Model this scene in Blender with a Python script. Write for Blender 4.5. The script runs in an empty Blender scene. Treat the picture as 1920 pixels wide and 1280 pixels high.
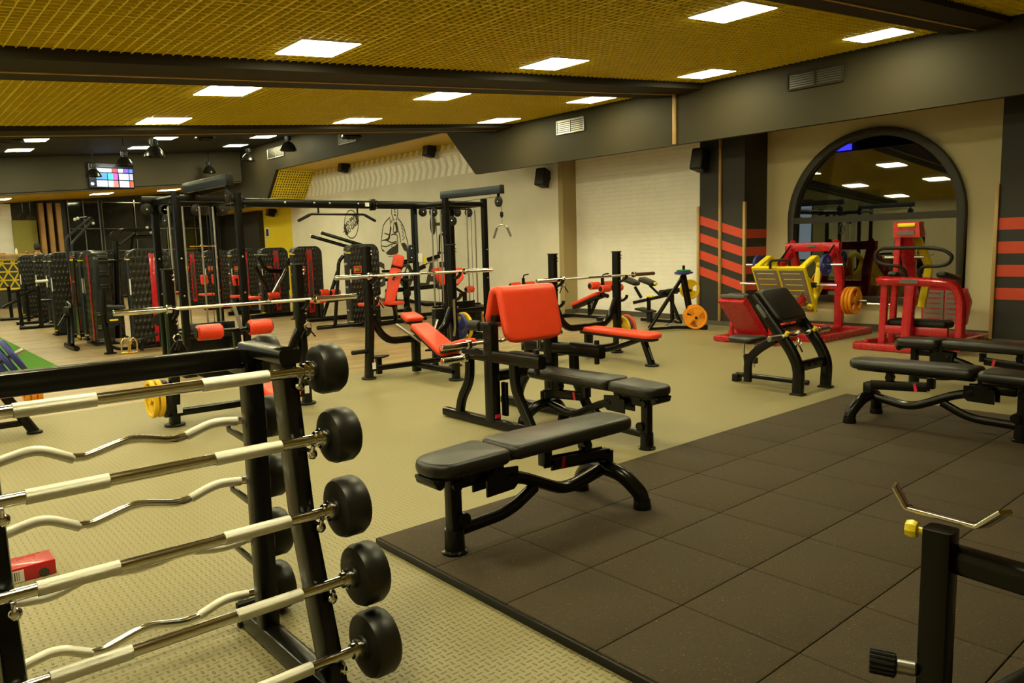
import bpy, math, random
from mathutils import Vector, Matrix
random.seed(7)
scene = bpy.context.scene
COL = scene.collection
R = math.radians
PI = math.pi

# ------------------------------------------------------------------ camera
YAW, PITCH, ROLL, FPX = R(40.542), R(7.092), R(-1.599), 1424.34
fw = Vector((math.sin(YAW)*math.cos(PITCH), math.cos(YAW)*math.cos(PITCH), -math.sin(PITCH)))
rt = Vector((math.cos(YAW), -math.sin(YAW), 0)); up = rt.cross(fw)
rt2 = rt*math.cos(ROLL) + up*math.sin(ROLL); up2 = up*math.cos(ROLL) - rt*math.sin(ROLL)
cd = bpy.data.cameras.new('camera'); cam = bpy.data.objects.new('camera', cd); COL.objects.link(cam)
cd.sensor_width = 36; cd.lens = FPX/1920*36; cd.clip_start = .05; cd.clip_end = 200
cam.matrix_world = Matrix(((rt2.x, up2.x, -fw.x, 0), (rt2.y, up2.y, -fw.y, 0), (rt2.z, up2.z, -fw.z, 1.48), (0, 0, 0, 1)))
scene.camera = cam

# ------------------------------------------------------------------ world, exposure, lamp strength
w = bpy.data.worlds.new('world'); scene.world = w; w.use_nodes = True
w.node_tree.nodes['Background'].inputs[0].default_value = (.10, .13, .30, 1)
w.node_tree.nodes['Background'].inputs[1].default_value = .06
scene.view_settings.view_transform = 'Standard'; scene.view_settings.look = 'None'
scene.view_settings.exposure = 0.0; scene.view_settings.gamma = 1.0; scene.view_settings.use_curve_mapping = False
LAMP_COL = (1.0, .93, .53); LAMP_E = 48.0
DAY_COL = (.62, .80, 1.0); DAY_E = .9

# ------------------------------------------------------------------ materials
MATS = {}
def mat(name, col, rough=.5, metal=0., var=.10, scale=12., bump=0., bscale=150., emit=None, estr=0., trans=0., ior=1.45, coat=0., spec=.5):
    m = bpy.data.materials.new(name); m.use_nodes = True; nt = m.node_tree; N = nt.nodes; L = nt.links
    b = N['Principled BSDF']
    tc = N.new('ShaderNodeTexCoord'); no = N.new('ShaderNodeTexNoise'); no.inputs['Scale'].default_value = scale; no.inputs['Detail'].default_value = 4
    L.new(tc.outputs['Object'], no.inputs['Vector'])
    mx = N.new('ShaderNodeMix'); mx.data_type = 'RGBA'
    mx.inputs[6].default_value = (col[0]*(1-var), col[1]*(1-var), col[2]*(1-var), 1)
    mx.inputs[7].default_value = (min(1, col[0]*(1+var)), min(1, col[1]*(1+var)), min(1, col[2]*(1+var)), 1)
    L.new(no.outputs[0], mx.inputs[0]); L.new(mx.outputs[2], b.inputs['Base Color'])
    mr = N.new('ShaderNodeMapRange'); mr.inputs[3].default_value = max(.02, rough-.06); mr.inputs[4].default_value = rough+.06
    L.new(no.outputs[0], mr.inputs[0]); L.new(mr.outputs[0], b.inputs['Roughness'])
    b.inputs['Metallic'].default_value = metal; b.inputs['IOR'].default_value = ior; b.inputs['Specular IOR Level'].default_value = spec
    b.inputs['Transmission Weight'].default_value = trans; b.inputs['Coat Weight'].default_value = coat
    if bump:
        n2 = N.new('ShaderNodeTexNoise'); n2.inputs['Scale'].default_value = bscale; L.new(tc.outputs['Object'], n2.inputs['Vector'])
        bp = N.new('ShaderNodeBump'); bp.inputs['Strength'].default_value = bump; bp.inputs['Distance'].default_value = .01
        L.new(n2.outputs[0], bp.inputs['Height']); L.new(bp.outputs[0], b.inputs['Normal'])
    if emit:
        b.inputs['Emission Color'].default_value = (*emit, 1); b.inputs['Emission Strength'].default_value = estr
    MATS[name] = m; return m
def nodes(m):
    return m.node_tree.nodes, m.node_tree.links, m.node_tree.nodes['Principled BSDF']
def math_node(N, L, op, a, b=None):
    n = N.new('ShaderNodeMath'); n.operation = op
    for i, v in enumerate((a, b)):
        if v is None: continue
        if isinstance(v, (int, float)): n.inputs[i].default_value = v
        else: L.new(v, n.inputs[i])
    return n.outputs[0]

blk = mat('black_powder_coat', (.0048, .0043, .0034), .22, bump=.03, bscale=400, spec=.30)
blk2 = mat('black_rubber', (.0080, .0072, .0056), .50, bump=.15, bscale=300, spec=.30)
head_m = mat('black_urethane', (.0095, .0085, .006), .42, var=.2, scale=9, spec=.45)
vinyl = mat('black_vinyl', (.0105, .0095, .0072), .36, bump=.12, bscale=260, spec=.5)
redv = mat('red_vinyl', (.76, .052, .014), .40, bump=.10, bscale=260)
redp = mat('red_paint', (.46, .010, .018), .28, var=.03, coat=.3)
redtag = mat('red_sticker', (.7, .02, .05), .5)
yelp = mat('yellow_paint', (.80, .62, .012), .35)
yelplate = mat('yellow_rubber', (.80, .50, .010), .48, bump=.1)
orgplate = mat('orange_rubber', (.85, .30, .008), .48, bump=.1)
blueplate = mat('blue_rubber', (.022, .032, .20), .45, bump=.1)
redplate = mat('red_rubber', (.70, .10, .02), .48, bump=.1)
greenplate = mat('green_rubber', (.012, .16, .07), .48)
chrome = mat('chrome', (.72, .70, .66), .14, 1., var=.05)
dkchrome = mat('dark_chrome', (.30, .29, .27), .16, 1., var=.05)
knurl = mat('knurled_chrome', (.74, .71, .62), .40, 1., var=.10, scale=220, bump=.35, bscale=900)
steel = mat('brushed_steel', (.40, .39, .36), .35, 1.)
bronze = mat('bronze_sleeve', (.22, .13, .09), .3, .8)
grey = mat('grey_plastic', (.10, .10, .095), .5)
greyplate = mat('grey_tread_plate', (.20, .165, .13), .5)
bluegrey = mat('blue_grey_metal', (.035, .042, .050), .30, .5)
white = mat('white_sticker', (.75, .72, .66), .5)
label_m = mat('dark_label', (.04, .036, .028), .4)
wood = mat('light_wood', (.40, .25, .09), .5, var=.25, scale=6)
woodd = mat('slat_wood', (.33, .18, .05), .5, var=.25, scale=5)
gold = mat('brass', (.75, .50, .16), .25, 1.)
skin = mat('skin', (.45, .22, .12), .5)
hairm = mat('dark_hair', (.012, .010, .009), .6)
cloth = mat('dark_shirt', (.02, .02, .022), .8)
cable = mat('cable', (.012, .012, .011), .4)
lampm = mat('lamp_diffuser', (.9, .9, .85), .5, emit=LAMP_COL, estr=LAMP_E)
lampframe = mat('lamp_frame', (.75, .72, .6), .5)
daym = mat('daylight_pane', (.5, .6, .7), .3, emit=DAY_COL, estr=DAY_E, scale=2)
bluelit = mat('blue_glow', (.02, .02, .3), .5, emit=(.06, .05, 1.0), estr=5.0)
beamm = mat('dark_ceiling_paint', (.028, .023, .016), .7, spec=.15)
bulkm = mat('dark_grey_paint', (.036, .030, .0165), .55, var=.06, scale=3, spec=.12)
blackceil = mat('black_ceiling_paint', (.014, .013, .011), .7)
lattice_m = mat('yellow_lattice', (.76, .60, .018), .45, var=.08)
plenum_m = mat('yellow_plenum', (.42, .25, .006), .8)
yelsoff = mat('yellow_soffit', (.56, .36, .008), .5)
cream = mat('cream_paint', (.62, .53, .31), .7, var=.05, scale=2)
return_shade = mat('shaded_concrete', (.36, .28, .13), .7, var=.05, scale=2)  # shade on the concrete wall's end face, put into the colour
concrete = mat('grey_concrete', (.72, .68, .57), .75, var=.16, scale=1.3, bump=.1, bscale=40)
yelwall = mat('yellow_wall_paint', (.78, .60, .01), .6)
basem = mat('baseboard_grey', (.085, .075, .06), .5)
blackwall = mat('black_wall_paint', (.022, .020, .016), .6)
redstripe = mat('red_stripe_paint', (.56, .055, .02), .6)
stripe_w = mat('white_wall_paint', (.93, .91, .84), .7)
stripe_y = mat('ochre_wall_paint', (.60, .45, .03), .7)
muralm = mat('mural_ink', (.035, .031, .016), .8)
greenwall = mat('olive_wall_paint', (.30, .27, .055), .7)
framem = mat('window_frame', (.030, .026, .015), .5)
counter_d = mat('counter_dark', (.05, .05, .045), .5)

# brick wall: offset courses, gentle relief
def brick_mat():
    m = mat('painted_white_brick', (.93, .90, .83), .6, var=.06, scale=4); N, L, b = nodes(m)
    tc = N.new('ShaderNodeTexCoord'); mp = N.new('ShaderNodeMapping'); mp.inputs['Rotation'].default_value = (0, R(90), R(90))
    sep = N.new('ShaderNodeSeparateXYZ'); cb = N.new('ShaderNodeCombineXYZ')
    L.new(tc.outputs['Object'], sep.inputs[0]); L.new(sep.outputs['Y'], cb.inputs['X']); L.new(sep.outputs['Z'], cb.inputs['Y'])
    br = N.new('ShaderNodeTexBrick'); br.inputs['Scale'].default_value = 1.0
    br.inputs['Brick Width'].default_value = .30; br.inputs['Row Height'].default_value = .085; br.inputs['Mortar Size'].default_value = .006
    br.inputs['Mortar Smooth'].default_value = .6; br.offset = .5; br.squash = 1
    br.inputs['Color1'].default_value = (1, 1, 1, 1); br.inputs['Color2'].default_value = (.7, .7, .7, 1); br.inputs['Mortar'].default_value = (0, 0, 0, 1)
    no = N.new('ShaderNodeTexNoise'); no.inputs['Scale'].default_value = 14; L.new(tc.outputs['Object'], no.inputs['Vector'])
    L.new(cb.outputs[0], br.inputs['Vector'])
    h = math_node(N, L, 'ADD', br.outputs['Color'], math_node(N, L, 'MULTIPLY', no.outputs[0], .9))
    bp = N.new('ShaderNodeBump'); bp.inputs['Strength'].default_value = .55; bp.inputs['Distance'].default_value = .012
    L.new(h, bp.inputs['Height']); L.new(bp.outputs[0], b.inputs['Normal'])
    return m
brickm = brick_mat()

# quilted black upholstery of the weight towers: staggered leaf-shaped bumps
def quilt_mat():
    m = mat('quilted_black', (.020, .019, .016), .30); N, L, b = nodes(m)
    tc = N.new('ShaderNodeTexCoord'); sep = N.new('ShaderNodeSeparateXYZ'); L.new(tc.outputs['Object'], sep.inputs[0])
    px, pz = .070, .115
    row = math_node(N, L, 'FLOOR', math_node(N, L, 'DIVIDE', sep.outputs['Z'], pz))
    off = math_node(N, L, 'MULTIPLY', math_node(N, L, 'MODULO', row, 2), .5)
    u = math_node(N, L, 'SUBTRACT', math_node(N, L, 'FRACT', math_node(N, L, 'ADD', math_node(N, L, 'DIVIDE', sep.outputs['X'], px), off)), .5)
    v = math_node(N, L, 'SUBTRACT', math_node(N, L, 'FRACT', math_node(N, L, 'DIVIDE', sep.outputs['Z'], pz)), .5)
    d = math_node(N, L, 'SQRT', math_node(N, L, 'ADD', math_node(N, L, 'POWER', math_node(N, L, 'MULTIPLY', u, 2.6), 2.), math_node(N, L, 'POWER', math_node(N, L, 'MULTIPLY', v, 2.1), 2.)))
    mr = N.new('ShaderNodeMapRange'); mr.interpolation_type = 'SMOOTHSTEP'; mr.inputs[1].default_value = 1.1; mr.inputs[2].default_value = .0
    L.new(d, mr.inputs[0])
    bp = N.new('ShaderNodeBump'); bp.inputs['Strength'].default_value = 1.; bp.inputs['Distance'].default_value = .03
    L.new(mr.outputs[0], bp.inputs['Height']); L.new(bp.outputs[0], b.inputs['Normal'])
    return m
quilt = quilt_mat()

# rubber sheet with a raised tread pattern
def tread_mat():
    m = mat('tread_rubber', (.268, .228, .108), .50, var=.10, scale=.8); N, L, b = nodes(m)
    tc = N.new('ShaderNodeTexCoord'); sep = N.new('ShaderNodeSeparateXYZ'); L.new(tc.outputs['Object'], sep.inputs[0])
    p = .030
    X = math_node(N, L, 'DIVIDE', sep.outputs['X'], p); Y = math_node(N, L, 'DIVIDE', sep.outputs['Y'], p)
    par = math_node(N, L, 'ABSOLUTE', math_node(N, L, 'MODULO', math_node(N, L, 'ADD', math_node(N, L, 'FLOOR', X), math_node(N, L, 'FLOOR', Y)), 2))
    u = math_node(N, L, 'SUBTRACT', math_node(N, L, 'FRACT', X), .5); v = math_node(N, L, 'SUBTRACT', math_node(N, L, 'FRACT', Y), .5)
    def ell(a, c):
        return math_node(N, L, 'SQRT', math_node(N, L, 'ADD', math_node(N, L, 'POWER', math_node(N, L, 'DIVIDE', a, .42), 2.), math_node(N, L, 'POWER', math_node(N, L, 'DIVIDE', c, .13), 2.)))
    e1, e2 = ell(u, v), ell(v, u)
    mx = N.new('ShaderNodeMix'); L.new(par, mx.inputs[0]); L.new(e1, mx.inputs[2]); L.new(e2, mx.inputs[3])
    mr = N.new('ShaderNodeMapRange'); mr.interpolation_type = 'SMOOTHSTEP'; mr.inputs[1].default_value = 1.15; mr.inputs[2].default_value = .5
    L.new(mx.outputs[0], mr.inputs[0])
    # seams between the sheets, 1 m apart
    sx = math_node(N, L, 'LESS_THAN', math_node(N, L, 'ABSOLUTE', math_node(N, L, 'SUBTRACT', math_node(N, L, 'FRACT', math_node(N, L, 'DIVIDE', math_node(N, L, 'ADD', sep.outputs['X'], .2), 1.2)), .5)), .003)
    sy = math_node(N, L, 'LESS_THAN', math_node(N, L, 'ABSOLUTE', math_node(N, L, 'SUBTRACT', math_node(N, L, 'FRACT', math_node(N, L, 'DIVIDE', sep.outputs['Y'], 1.2)), .5)), .003)
    h = math_node(N, L, 'SUBTRACT', mr.outputs[0], math_node(N, L, 'MULTIPLY', math_node(N, L, 'MAXIMUM', sx, sy), 1.5))
    bp = N.new('ShaderNodeBump'); bp.inputs['Strength'].default_value = .9; bp.inputs['Distance'].default_value = .008
    L.new(h, bp.inputs['Height']); L.new(bp.outputs[0], b.inputs['Normal'])
    return m
treadm = tread_mat()

# speckled crumb rubber
def crumb_mat():
    m = mat('crumb_rubber', (.046, .032, .014), .85, var=.25, scale=3.); N, L, b = nodes(m)
    tc = N.new('ShaderNodeTexCoord'); vo = N.new('ShaderNodeTexVoronoi'); vo.inputs['Scale'].default_value = 260; L.new(tc.outputs['Object'], vo.inputs['Vector'])
    rp = N.new('ShaderNodeValToRGB'); rp.color_ramp.elements[0].position = .0; rp.color_ramp.elements[1].position = .9
    rp.color_ramp.elements[0].color = (.7, .64, .52, 1); rp.color_ramp.elements[1].color = (1.15, 1.1, 1.0, 1)
    e = rp.color_ramp.elements.new(.96); e.color = (5.5, 4.2, 2.6, 1)
    L.new(vo.outputs['Color'], rp.inputs[0])
    src = b.inputs['Base Color'].links[0].from_socket
    mx = N.new('ShaderNodeMix'); mx.data_type = 'RGBA'; mx.blend_type = 'MULTIPLY'; mx.inputs[0].default_value = 1
    L.new(src, mx.inputs[6]); L.new(rp.outputs[0], mx.inputs[7]); L.new(mx.outputs[2], b.inputs['Base Color'])
    bp = N.new('ShaderNodeBump'); bp.inputs['Strength'].default_value = .5; bp.inputs['Distance'].default_value = .004
    L.new(vo.outputs['Distance'], bp.inputs['Height']); L.new(bp.outputs[0], b.inputs['Normal'])
    return m
crumb = crumb_mat()

# laminate planks laid across the room
def plank_mat():
    m = mat('oak_laminate', (.37, .265, .125), .36, var=.05); N, L, b = nodes(m)
    tc = N.new('ShaderNodeTexCoord'); br = N.new('ShaderNodeTexBrick'); br.inputs['Scale'].default_value = 1
    br.inputs['Brick Width'].default_value = 1.25; br.inputs['Row Height'].default_value = .14; br.inputs['Mortar Size'].default_value = .0012
    br.inputs['Color1'].default_value = (.42, .315, .165, 1); br.inputs['Color2'].default_value = (.27, .185, .085, 1); br.inputs['Mortar'].default_value = (.10, .07, .03, 1); br.offset = .37
    L.new(tc.outputs['Object'], br.inputs['Vector'])
    mp = N.new('ShaderNodeMapping'); mp.inputs['Scale'].default_value = (2.2, 30, 1); L.new(tc.outputs['Object'], mp.inputs[0])
    no = N.new('ShaderNodeTexNoise'); no.inputs['Scale'].default_value = 1.; no.inputs['Detail'].default_value = 6; L.new(mp.outputs[0], no.inputs['Vector'])
    mr = N.new('ShaderNodeMapRange'); mr.inputs[1].default_value = .3; mr.inputs[2].default_value = .7; mr.inputs[3].default_value = .72; mr.inputs[4].default_value = 1.22; L.new(no.outputs[0], mr.inputs[0])
    mx = N.new('ShaderNodeMix'); mx.data_type = 'RGBA'; mx.blend_type = 'MULTIPLY'; mx.inputs[0].default_value = 1
    L.new(br.outputs[0], mx.inputs[6]); L.new(mr.outputs[0], mx.inputs[7]); L.new(mx.outputs[2], b.inputs['Base Color'])
    return m
plankm = plank_mat()
grassm = mat('green_turf', (.10, .30, .02), .9, var=.35, scale=60, bump=1., bscale=300)
def glass_mat():
    m = bpy.data.materials.new('window_glass'); m.use_nodes = True; N = m.node_tree.nodes; L = m.node_tree.links
    N.remove(N['Principled BSDF']); out = N['Material Output']
    tr = N.new('ShaderNodeBsdfTransparent'); tr.inputs[0].default_value = (.55, .58, .62, 1)
    gl = N.new('ShaderNodeBsdfGlossy'); gl.inputs['Roughness'].default_value = .015; gl.inputs['Color'].default_value = (.95, .95, .95, 1)
    fr = N.new('ShaderNodeFresnel'); fr.inputs['IOR'].default_value = 2.2
    mx = N.new('ShaderNodeMixShader'); L.new(fr.outputs[0], mx.inputs[0]); L.new(tr.outputs[0], mx.inputs[1]); L.new(gl.outputs[0], mx.inputs[2]); L.new(mx.outputs[0], out.inputs[0])
    return m
glassm = glass_mat()

# ------------------------------------------------------------------ geometry helpers
def rrprof(w, h, r=.012, n=2):
    r = min(r, w*.49, h*.49); P = []
    for cx, cy, a0 in ((w/2-r, h/2-r, 0), (-w/2+r, h/2-r, 90), (-w/2+r, -h/2+r, 180), (w/2-r, -h/2+r, 270)):
        for i in range(n+1):
            a = R(a0 + 90*i/n); P.append((cx+r*math.cos(a), cy+r*math.sin(a)))
    return P
def circ(r, n=12):
    return [(r*math.cos(2*PI*i/n), r*math.sin(2*PI*i/n)) for i in range(n)]
def fillet(pts, r, n=5):
    pts = [Vector(p) for p in pts]
    if r <= 0 or len(pts) < 3: return pts
    out = [pts[0]]
    for i in range(1, len(pts)-1):
        a, b, c = pts[i-1], pts[i], pts[i+1]
        u, v = (a-b), (c-b); lu, lv = u.length, v.length
        if lu < 1e-6 or lv < 1e-6: continue
        d = min(r, lu*.48, lv*.48); p0 = b+u/lu*d; p1 = b+v/lv*d
        for k in range(n+1):
            t = k/n; out.append(p0*(1-t)**2 + b*2*t*(1-t) + p1*t*t)
    out.append(pts[-1]); return out

class G:
    def __init__(s): s.v = []; s.f = []
    def add(s, V, F):
        o = len(s.v); s.v += [Vector(p) for p in V]; s.f += [[i+o for i in f] for f in F]; return s
    def box(s, cx, cy, cz, sx, sy, sz, b=0., M=None):
        hx, hy, hz = sx/2, sy/2, sz/2; b = min(b, hx*.9, hy*.9, hz*.9)
        if b <= 0:
            V = [(x, y, z) for x in (-hx, hx) for y in (-hy, hy) for z in (-hz, hz)]
            F = [(0, 1, 3, 2), (4, 6, 7, 5), (0, 4, 5, 1), (2, 3, 7, 6), (0, 2, 6, 4), (1, 5, 7, 3)]
        else:
            V = []; F = []
            rings = [(-hz, b), (-hz+b*.3, b*.3), (-hz+b, 0), (hz-b, 0), (hz-b*.3, b*.3), (hz, b)]
            for z, ins in rings:
                V += [(x, y, z) for x, y in rrprof(2*hx-2*ins, 2*hy-2*ins, b, 2)]
            n = len(rrprof(1, 1, .1, 2))
            for k in range(len(rings)-1):
                for i in range(n): F.append((k*n+i, k*n+(i+1) % n, (k+1)*n+(i+1) % n, (k+1)*n+i))
            F.append(tuple(range(n-1, -1, -1))); F.append(tuple(range((len(rings)-1)*n, len(rings)*n)))
        V = [Vector(p) for p in V]
        if M is not None: V = [M @ p for p in V]
        c = Vector((cx, cy, cz)); return s.add([p+c for p in V], F)
    def sweep(s, pts, prof, upv=(0, 0, 1), fil=0., closed=False, cap=True):
        pts = fillet(pts, fil) if not closed else [Vector(p) for p in pts]
        n = len(pts); m = len(prof); T = []
        for i in range(n):
            if closed: t = (pts[(i+1) % n]-pts[i-1])
            elif i == 0: t = pts[1]-pts[0]
            elif i == n-1: t = pts[-1]-pts[-2]
            else: t = (pts[i+1]-pts[i]).normalized()+(pts[i]-pts[i-1]).normalized()
            T.append(t.normalized())
        U = Vector(upv); nrm = (U-T[0]*U.dot(T[0]))
        if nrm.length < 1e-4:
            U = Vector((1, 0, 0)) if abs(T[0].x) < .9 else Vector((0, 1, 0)); nrm = U-T[0]*U.dot(T[0])
        nrm.normalize(); V = []
        for i in range(n):
            if i: nrm = (nrm-T[i]*nrm.dot(T[i])).normalized()
            bi = T[i].cross(nrm)
            for a, c in prof: V.append(pts[i]+bi*a+nrm*c)
        F = []
        for k in range(n if closed else n-1):
            k2 = (k+1) % n
            for i in range(m): F.append((k*m+i, k*m+(i+1) % m, k2*m+(i+1) % m, k2*m+i))
        if cap and not closed: F.append(tuple(range(m-1, -1, -1))); F.append(tuple(range((n-1)*m, n*m)))
        return s.add(V, F)
    def tube(s, pts, r, fil=0., n=12, closed=False): return s.sweep(pts, circ(r, n), fil=fil, closed=closed)
    def bar(s, pts, w, h, fil=0., upv=(0, 0, 1), r=.012): return s.sweep(pts, rrprof(w, h, r), upv, fil)
    def lathe(s, prof, o=(0, 0, 0), ax=(0, 0, 1), n=24, a0=0., a1=2*PI):
        ax = Vector(ax).normalized(); o = Vector(o)
        x = Vector((1, 0, 0)) if abs(ax.x) < .9 else Vector((0, 1, 0)); x = (x-ax*x.dot(ax)).normalized(); y = ax.cross(x)
        full = abs(a1-a0-2*PI) < 1e-6; m = len(prof); V = []; F = []; k = n if full else n+1
        for j in range(k):
            a = a0+(a1-a0)*j/n; d = x*math.cos(a)+y*math.sin(a)
            for r, h in prof: V.append(o+ax*h+d*r)
        for j in range(n):
            j2 = (j+1) % k
            for i in range(m-1): F.append((j*m+i, j2*m+i, j2*m+i+1, j*m+i+1))
        return s.add(V, F)
    def cyl(s, p, q, r, n=20, b=.004):
        p, q = Vector(p), Vector(q); d = q-p; l = d.length; b = min(b, r*.5, l*.4)
        return s.lathe([(0, 0), (r-b, 0), (r, b), (r, l-b), (r-b, l), (0, l)], p, d, n)
    def slab(s, out, z0, z1, r=.02, M=None, n=3):
        out = [Vector((p[0], p[1])) for p in out]; m = len(out)
        ar = sum(out[i].x*out[(i+1) % m].y-out[(i+1) % m].x*out[i].y for i in range(m))
        if ar < 0: out.reverse()
        nr = []
        for i in range(m):
            t = (out[(i+1) % m]-out[i-1]); t.normalize(); nr.append(Vector((t.y, -t.x)))
        r = min(r, (z1-z0)*.49)
        rings = [(z0+r*(1-math.sin(PI/2*(1-k/n))), r*(1-math.cos(PI/2*(1-k/n)))) for k in range(n+1)]
        rings += [(z1-r*(1-math.sin(PI/2*k/n)), r*(1-math.cos(PI/2*k/n))) for k in range(n+1)]
        V = []; F = []
        for z, ins in rings: V += [Vector((out[i].x-nr[i].x*ins, out[i].y-nr[i].y*ins, z)) for i in range(m)]
        if M is not None: V = [M @ p for p in V]
        for k in range(len(rings)-1):
            for i in range(m): F.append((k*m+i, k*m+(i+1) % m, (k+1)*m+(i+1) % m, (k+1)*m+i))
        F.append(tuple(range(m-1, -1, -1))); F.append(tuple(range((len(rings)-1)*m, len(rings)*m)))
        return s.add(V, F)
    def prism(s, poly, d):
        """poly: 3-D points of a flat face, d: extrusion vector"""
        P = [Vector(p) for p in poly]; d = Vector(d); n = len(P)
        V = P+[p+d for p in P]; F = [tuple(range(n-1, -1, -1)), tuple(range(n, 2*n))]+[(i, (i+1) % n, n+(i+1) % n, n+i) for i in range(n)]
        return s.add(V, F)
    def xf(s, M): s.v = [M @ p for p in s.v]; return s
    def build(s, name, m, parent=None, world=True, kind=None, sharp=38):
        """link as one mesh object; with a parent, the points are world points unless world=False"""
        V = s.v
        if parent is not None and world:
            o = Vector((0, 0, 0)); q = parent
            while q is not None: o += q.location; q = q.parent
            V = [p-o for p in V]
        me = bpy.data.meshes.new(name); me.from_pydata([tuple(p) for p in V], [], s.f); me.update()
        import bmesh
        bm = bmesh.new(); bm.from_mesh(me); bmesh.ops.recalc_face_normals(bm, faces=bm.faces); bm.to_mesh(me); bm.free()
        me.polygons.foreach_set('use_smooth', [True]*len(me.polygons)); me.set_sharp_from_angle(angle=R(sharp))
        me.materials.append(m)
        o = bpy.data.objects.new(name, me); COL.objects.link(o)
        if parent is not None: o.parent = parent
        if kind: o['kind'] = kind
        return o

def split_build(g, name, m, parent, world=True):
    """one part for each separate piece of g"""
    pr = list(range(len(g.v)))
    def fd(i):
        while pr[i] != i: pr[i] = pr[pr[i]]; i = pr[i]
        return i
    for f in g.f:
        a = fd(f[0])
        for i in f[1:]: pr[fd(i)] = a
    grp = {}
    for f in g.f: grp.setdefault(fd(f[0]), []).append(f)
    for fs in grp.values():
        h = G(); idx = {}
        for f in fs:
            for i in f:
                if i not in idx: idx[i] = len(h.v); h.v.append(g.v[i])
            h.f.append([idx[i] for i in f])
        h.build(name, m, parent, world)
def tag(o, label, cat, group=None):
    o['label'] = label; o['category'] = cat
    if group: o['group'] = group
    return o
def thing(name, label, cat, loc, group=None, rz=0.):
    o = bpy.data.objects.new(name, None); COL.objects.link(o); o.location = loc; o.rotation_euler = (0, 0, rz); o.empty_display_size = .1
    return tag(o, label, cat, group)
def dup(root, loc, label, rz=0., group=None, rot=None):
    r = root.copy(); COL.objects.link(r); r.location = loc; r.rotation_euler = rot if rot else (0, 0, rz); r['label'] = label
    if group: r['group'] = group
    for ch in list(root.children):
        c = ch.copy(); COL.objects.link(c); c.parent = r
        for g in list(ch.children):
            d = g.copy(); COL.objects.link(d); d.parent = c
    return r
def rrect(l, wd, r=.04, n=4, cx=0, cy=0): return [(x+cx, y+cy) for x, y in rrprof(l, wd, r, n)]
def text(body, size, loc, axx, axy, m, name, parent=None, depth=.002):
    """flat lettering: axx runs along the line, axy up the letters"""
    cu = bpy.data.curves.new(name, 'FONT'); cu.body = body; cu.size = size; cu.extrude = depth; cu.offset = size*.035; cu.align_x = 'CENTER'; cu.align_y = 'CENTER'
    o = bpy.data.objects.new(name, cu); COL.objects.link(o)
    dg = bpy.context.evaluated_depsgraph_get(); me = bpy.data.meshes.new_from_object(o.evaluated_get(dg)); bpy.data.objects.remove(o)
    me.materials.clear(); me.materials.append(m); o = bpy.data.objects.new(name, me); COL.objects.link(o)
    x = Vector(axx).normalized(); y = Vector(axy).normalized(); z = x.cross(y)
    l = Vector(loc)
    if parent is not None: l = l-parent.location; o.parent = parent
    o.matrix_local = Matrix(((x.x, y.x, z.x, l.x), (x.y, y.y, z.y, l.y), (x.z, y.z, z.z, l.z), (0, 0, 0, 1)))
    return o
# ------------------------------------------------------------------ the room
def zc(x): return 3.35+.084*(x-3.435)
X0, X1, Y0, Y1 = -4.0, 12.3, -4.0, 31.0
def st(name, g, m, parent=None): return g.build(name, m, parent, kind='structure' if parent is None else None)

st('floor', G().box((X0+X1)/2, (8.35+Y1)/2, -.05, X1-X0, Y1-8.35, .1), plankm)
st('floor_rubber_sheet', G().box((X0+X1)/2, (Y0+8.35)/2, -.05, X1-X0, 8.35-Y0, .1), treadm)
tf = G().box(-.95, 18.3, .006, 5.9, 13.4, .012).build('floor_turf', grassm, kind='structure')

# walls
st('wall_back', G().box((X0+X1)/2, Y0-.1, 2.4, X1-X0+.4, .2, 5.2), cream)
g = G()
for a, b in ((Y0, 15.0), (16.6, 17.6), (20.6, 21.4), (24.4, Y1)): g.box(X0-.1, (a+b)/2, 2.4, .2, b-a, 5.2)
for a, b in ((15.0, 16.6), (17.6, 20.6), (21.4, 24.4)): g.box(X0-.1, (a+b)/2, .2, .2, b-a, .8); g.box(X0-.1, (a+b)/2, 4., .2, b-a, 2.)
st('wall_left', g, cream)
for i, (a, wd) in enumerate(((15.0, 1.6), (17.6, 3.0), (21.4, 3.0))):
    p = st('window_%d' % (i+2), G().bar([(X0-.05, a+.04, .64), (X0-.05, a+wd-.04, .64), (X0-.05, a+wd-.04, 2.96), (X0-.05, a+.04, 2.96), (X0-.05, a+.04, .6)], .08, .08, upv=(1, 0, 0)).bar([(X0-.05, a+wd/2, .6), (X0-.05, a+wd/2, 3)], .06, .06, upv=(1, 0, 0)), framem)
    G().box(X0-.08, a+wd/2, 1.8, .01, wd-.1, 2.3).build('pane', daym, p)
# right side, from the camera end to the far end
yc, RW, zs, ztop = 5.475, 1.375, .43, 3.85
def half(sg, yend):
    P = [(12.2, yend, 0), (12.2, yend, ztop), (12.2, yc, ztop), (12.2, yc, 1.78+RW)]
    P += [(12.2, yc+sg*RW*math.sin(R(a)), 1.78+RW*math.cos(R(a))) for a in range(6, 91, 6)]
    P += [(12.2, yc+sg*RW, zs), (12.2, yc, zs), (12.2, yc, 0)]
    return P
g = G().prism(half(1, 8.2), (.2, 0, 0)).prism(half(-1, Y0), (.2, 0, 0))
st('wall_right', g, cream)
st('wall_right_brick', G().box(12.15, 9.98, 1.93, .3, 3.56, 3.86), brickm)
st('wall_right_return', G().box(11.85, 11.83, 1.93, .5, .14, 3.86), return_shade)
st('wall_right_concrete', G().box(11.75, 18.5, 2.25, .3, 13.2, 4.5), concrete)
st('wall_right_yellow', G().box(11.75, 26.3, 2.2, .3, 2.4, 4.4), yelwall)
st('wall_right_dark', G().box(11.65, 29.2, 2.2, .5, 3.4, 4.4), blackwall)
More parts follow.
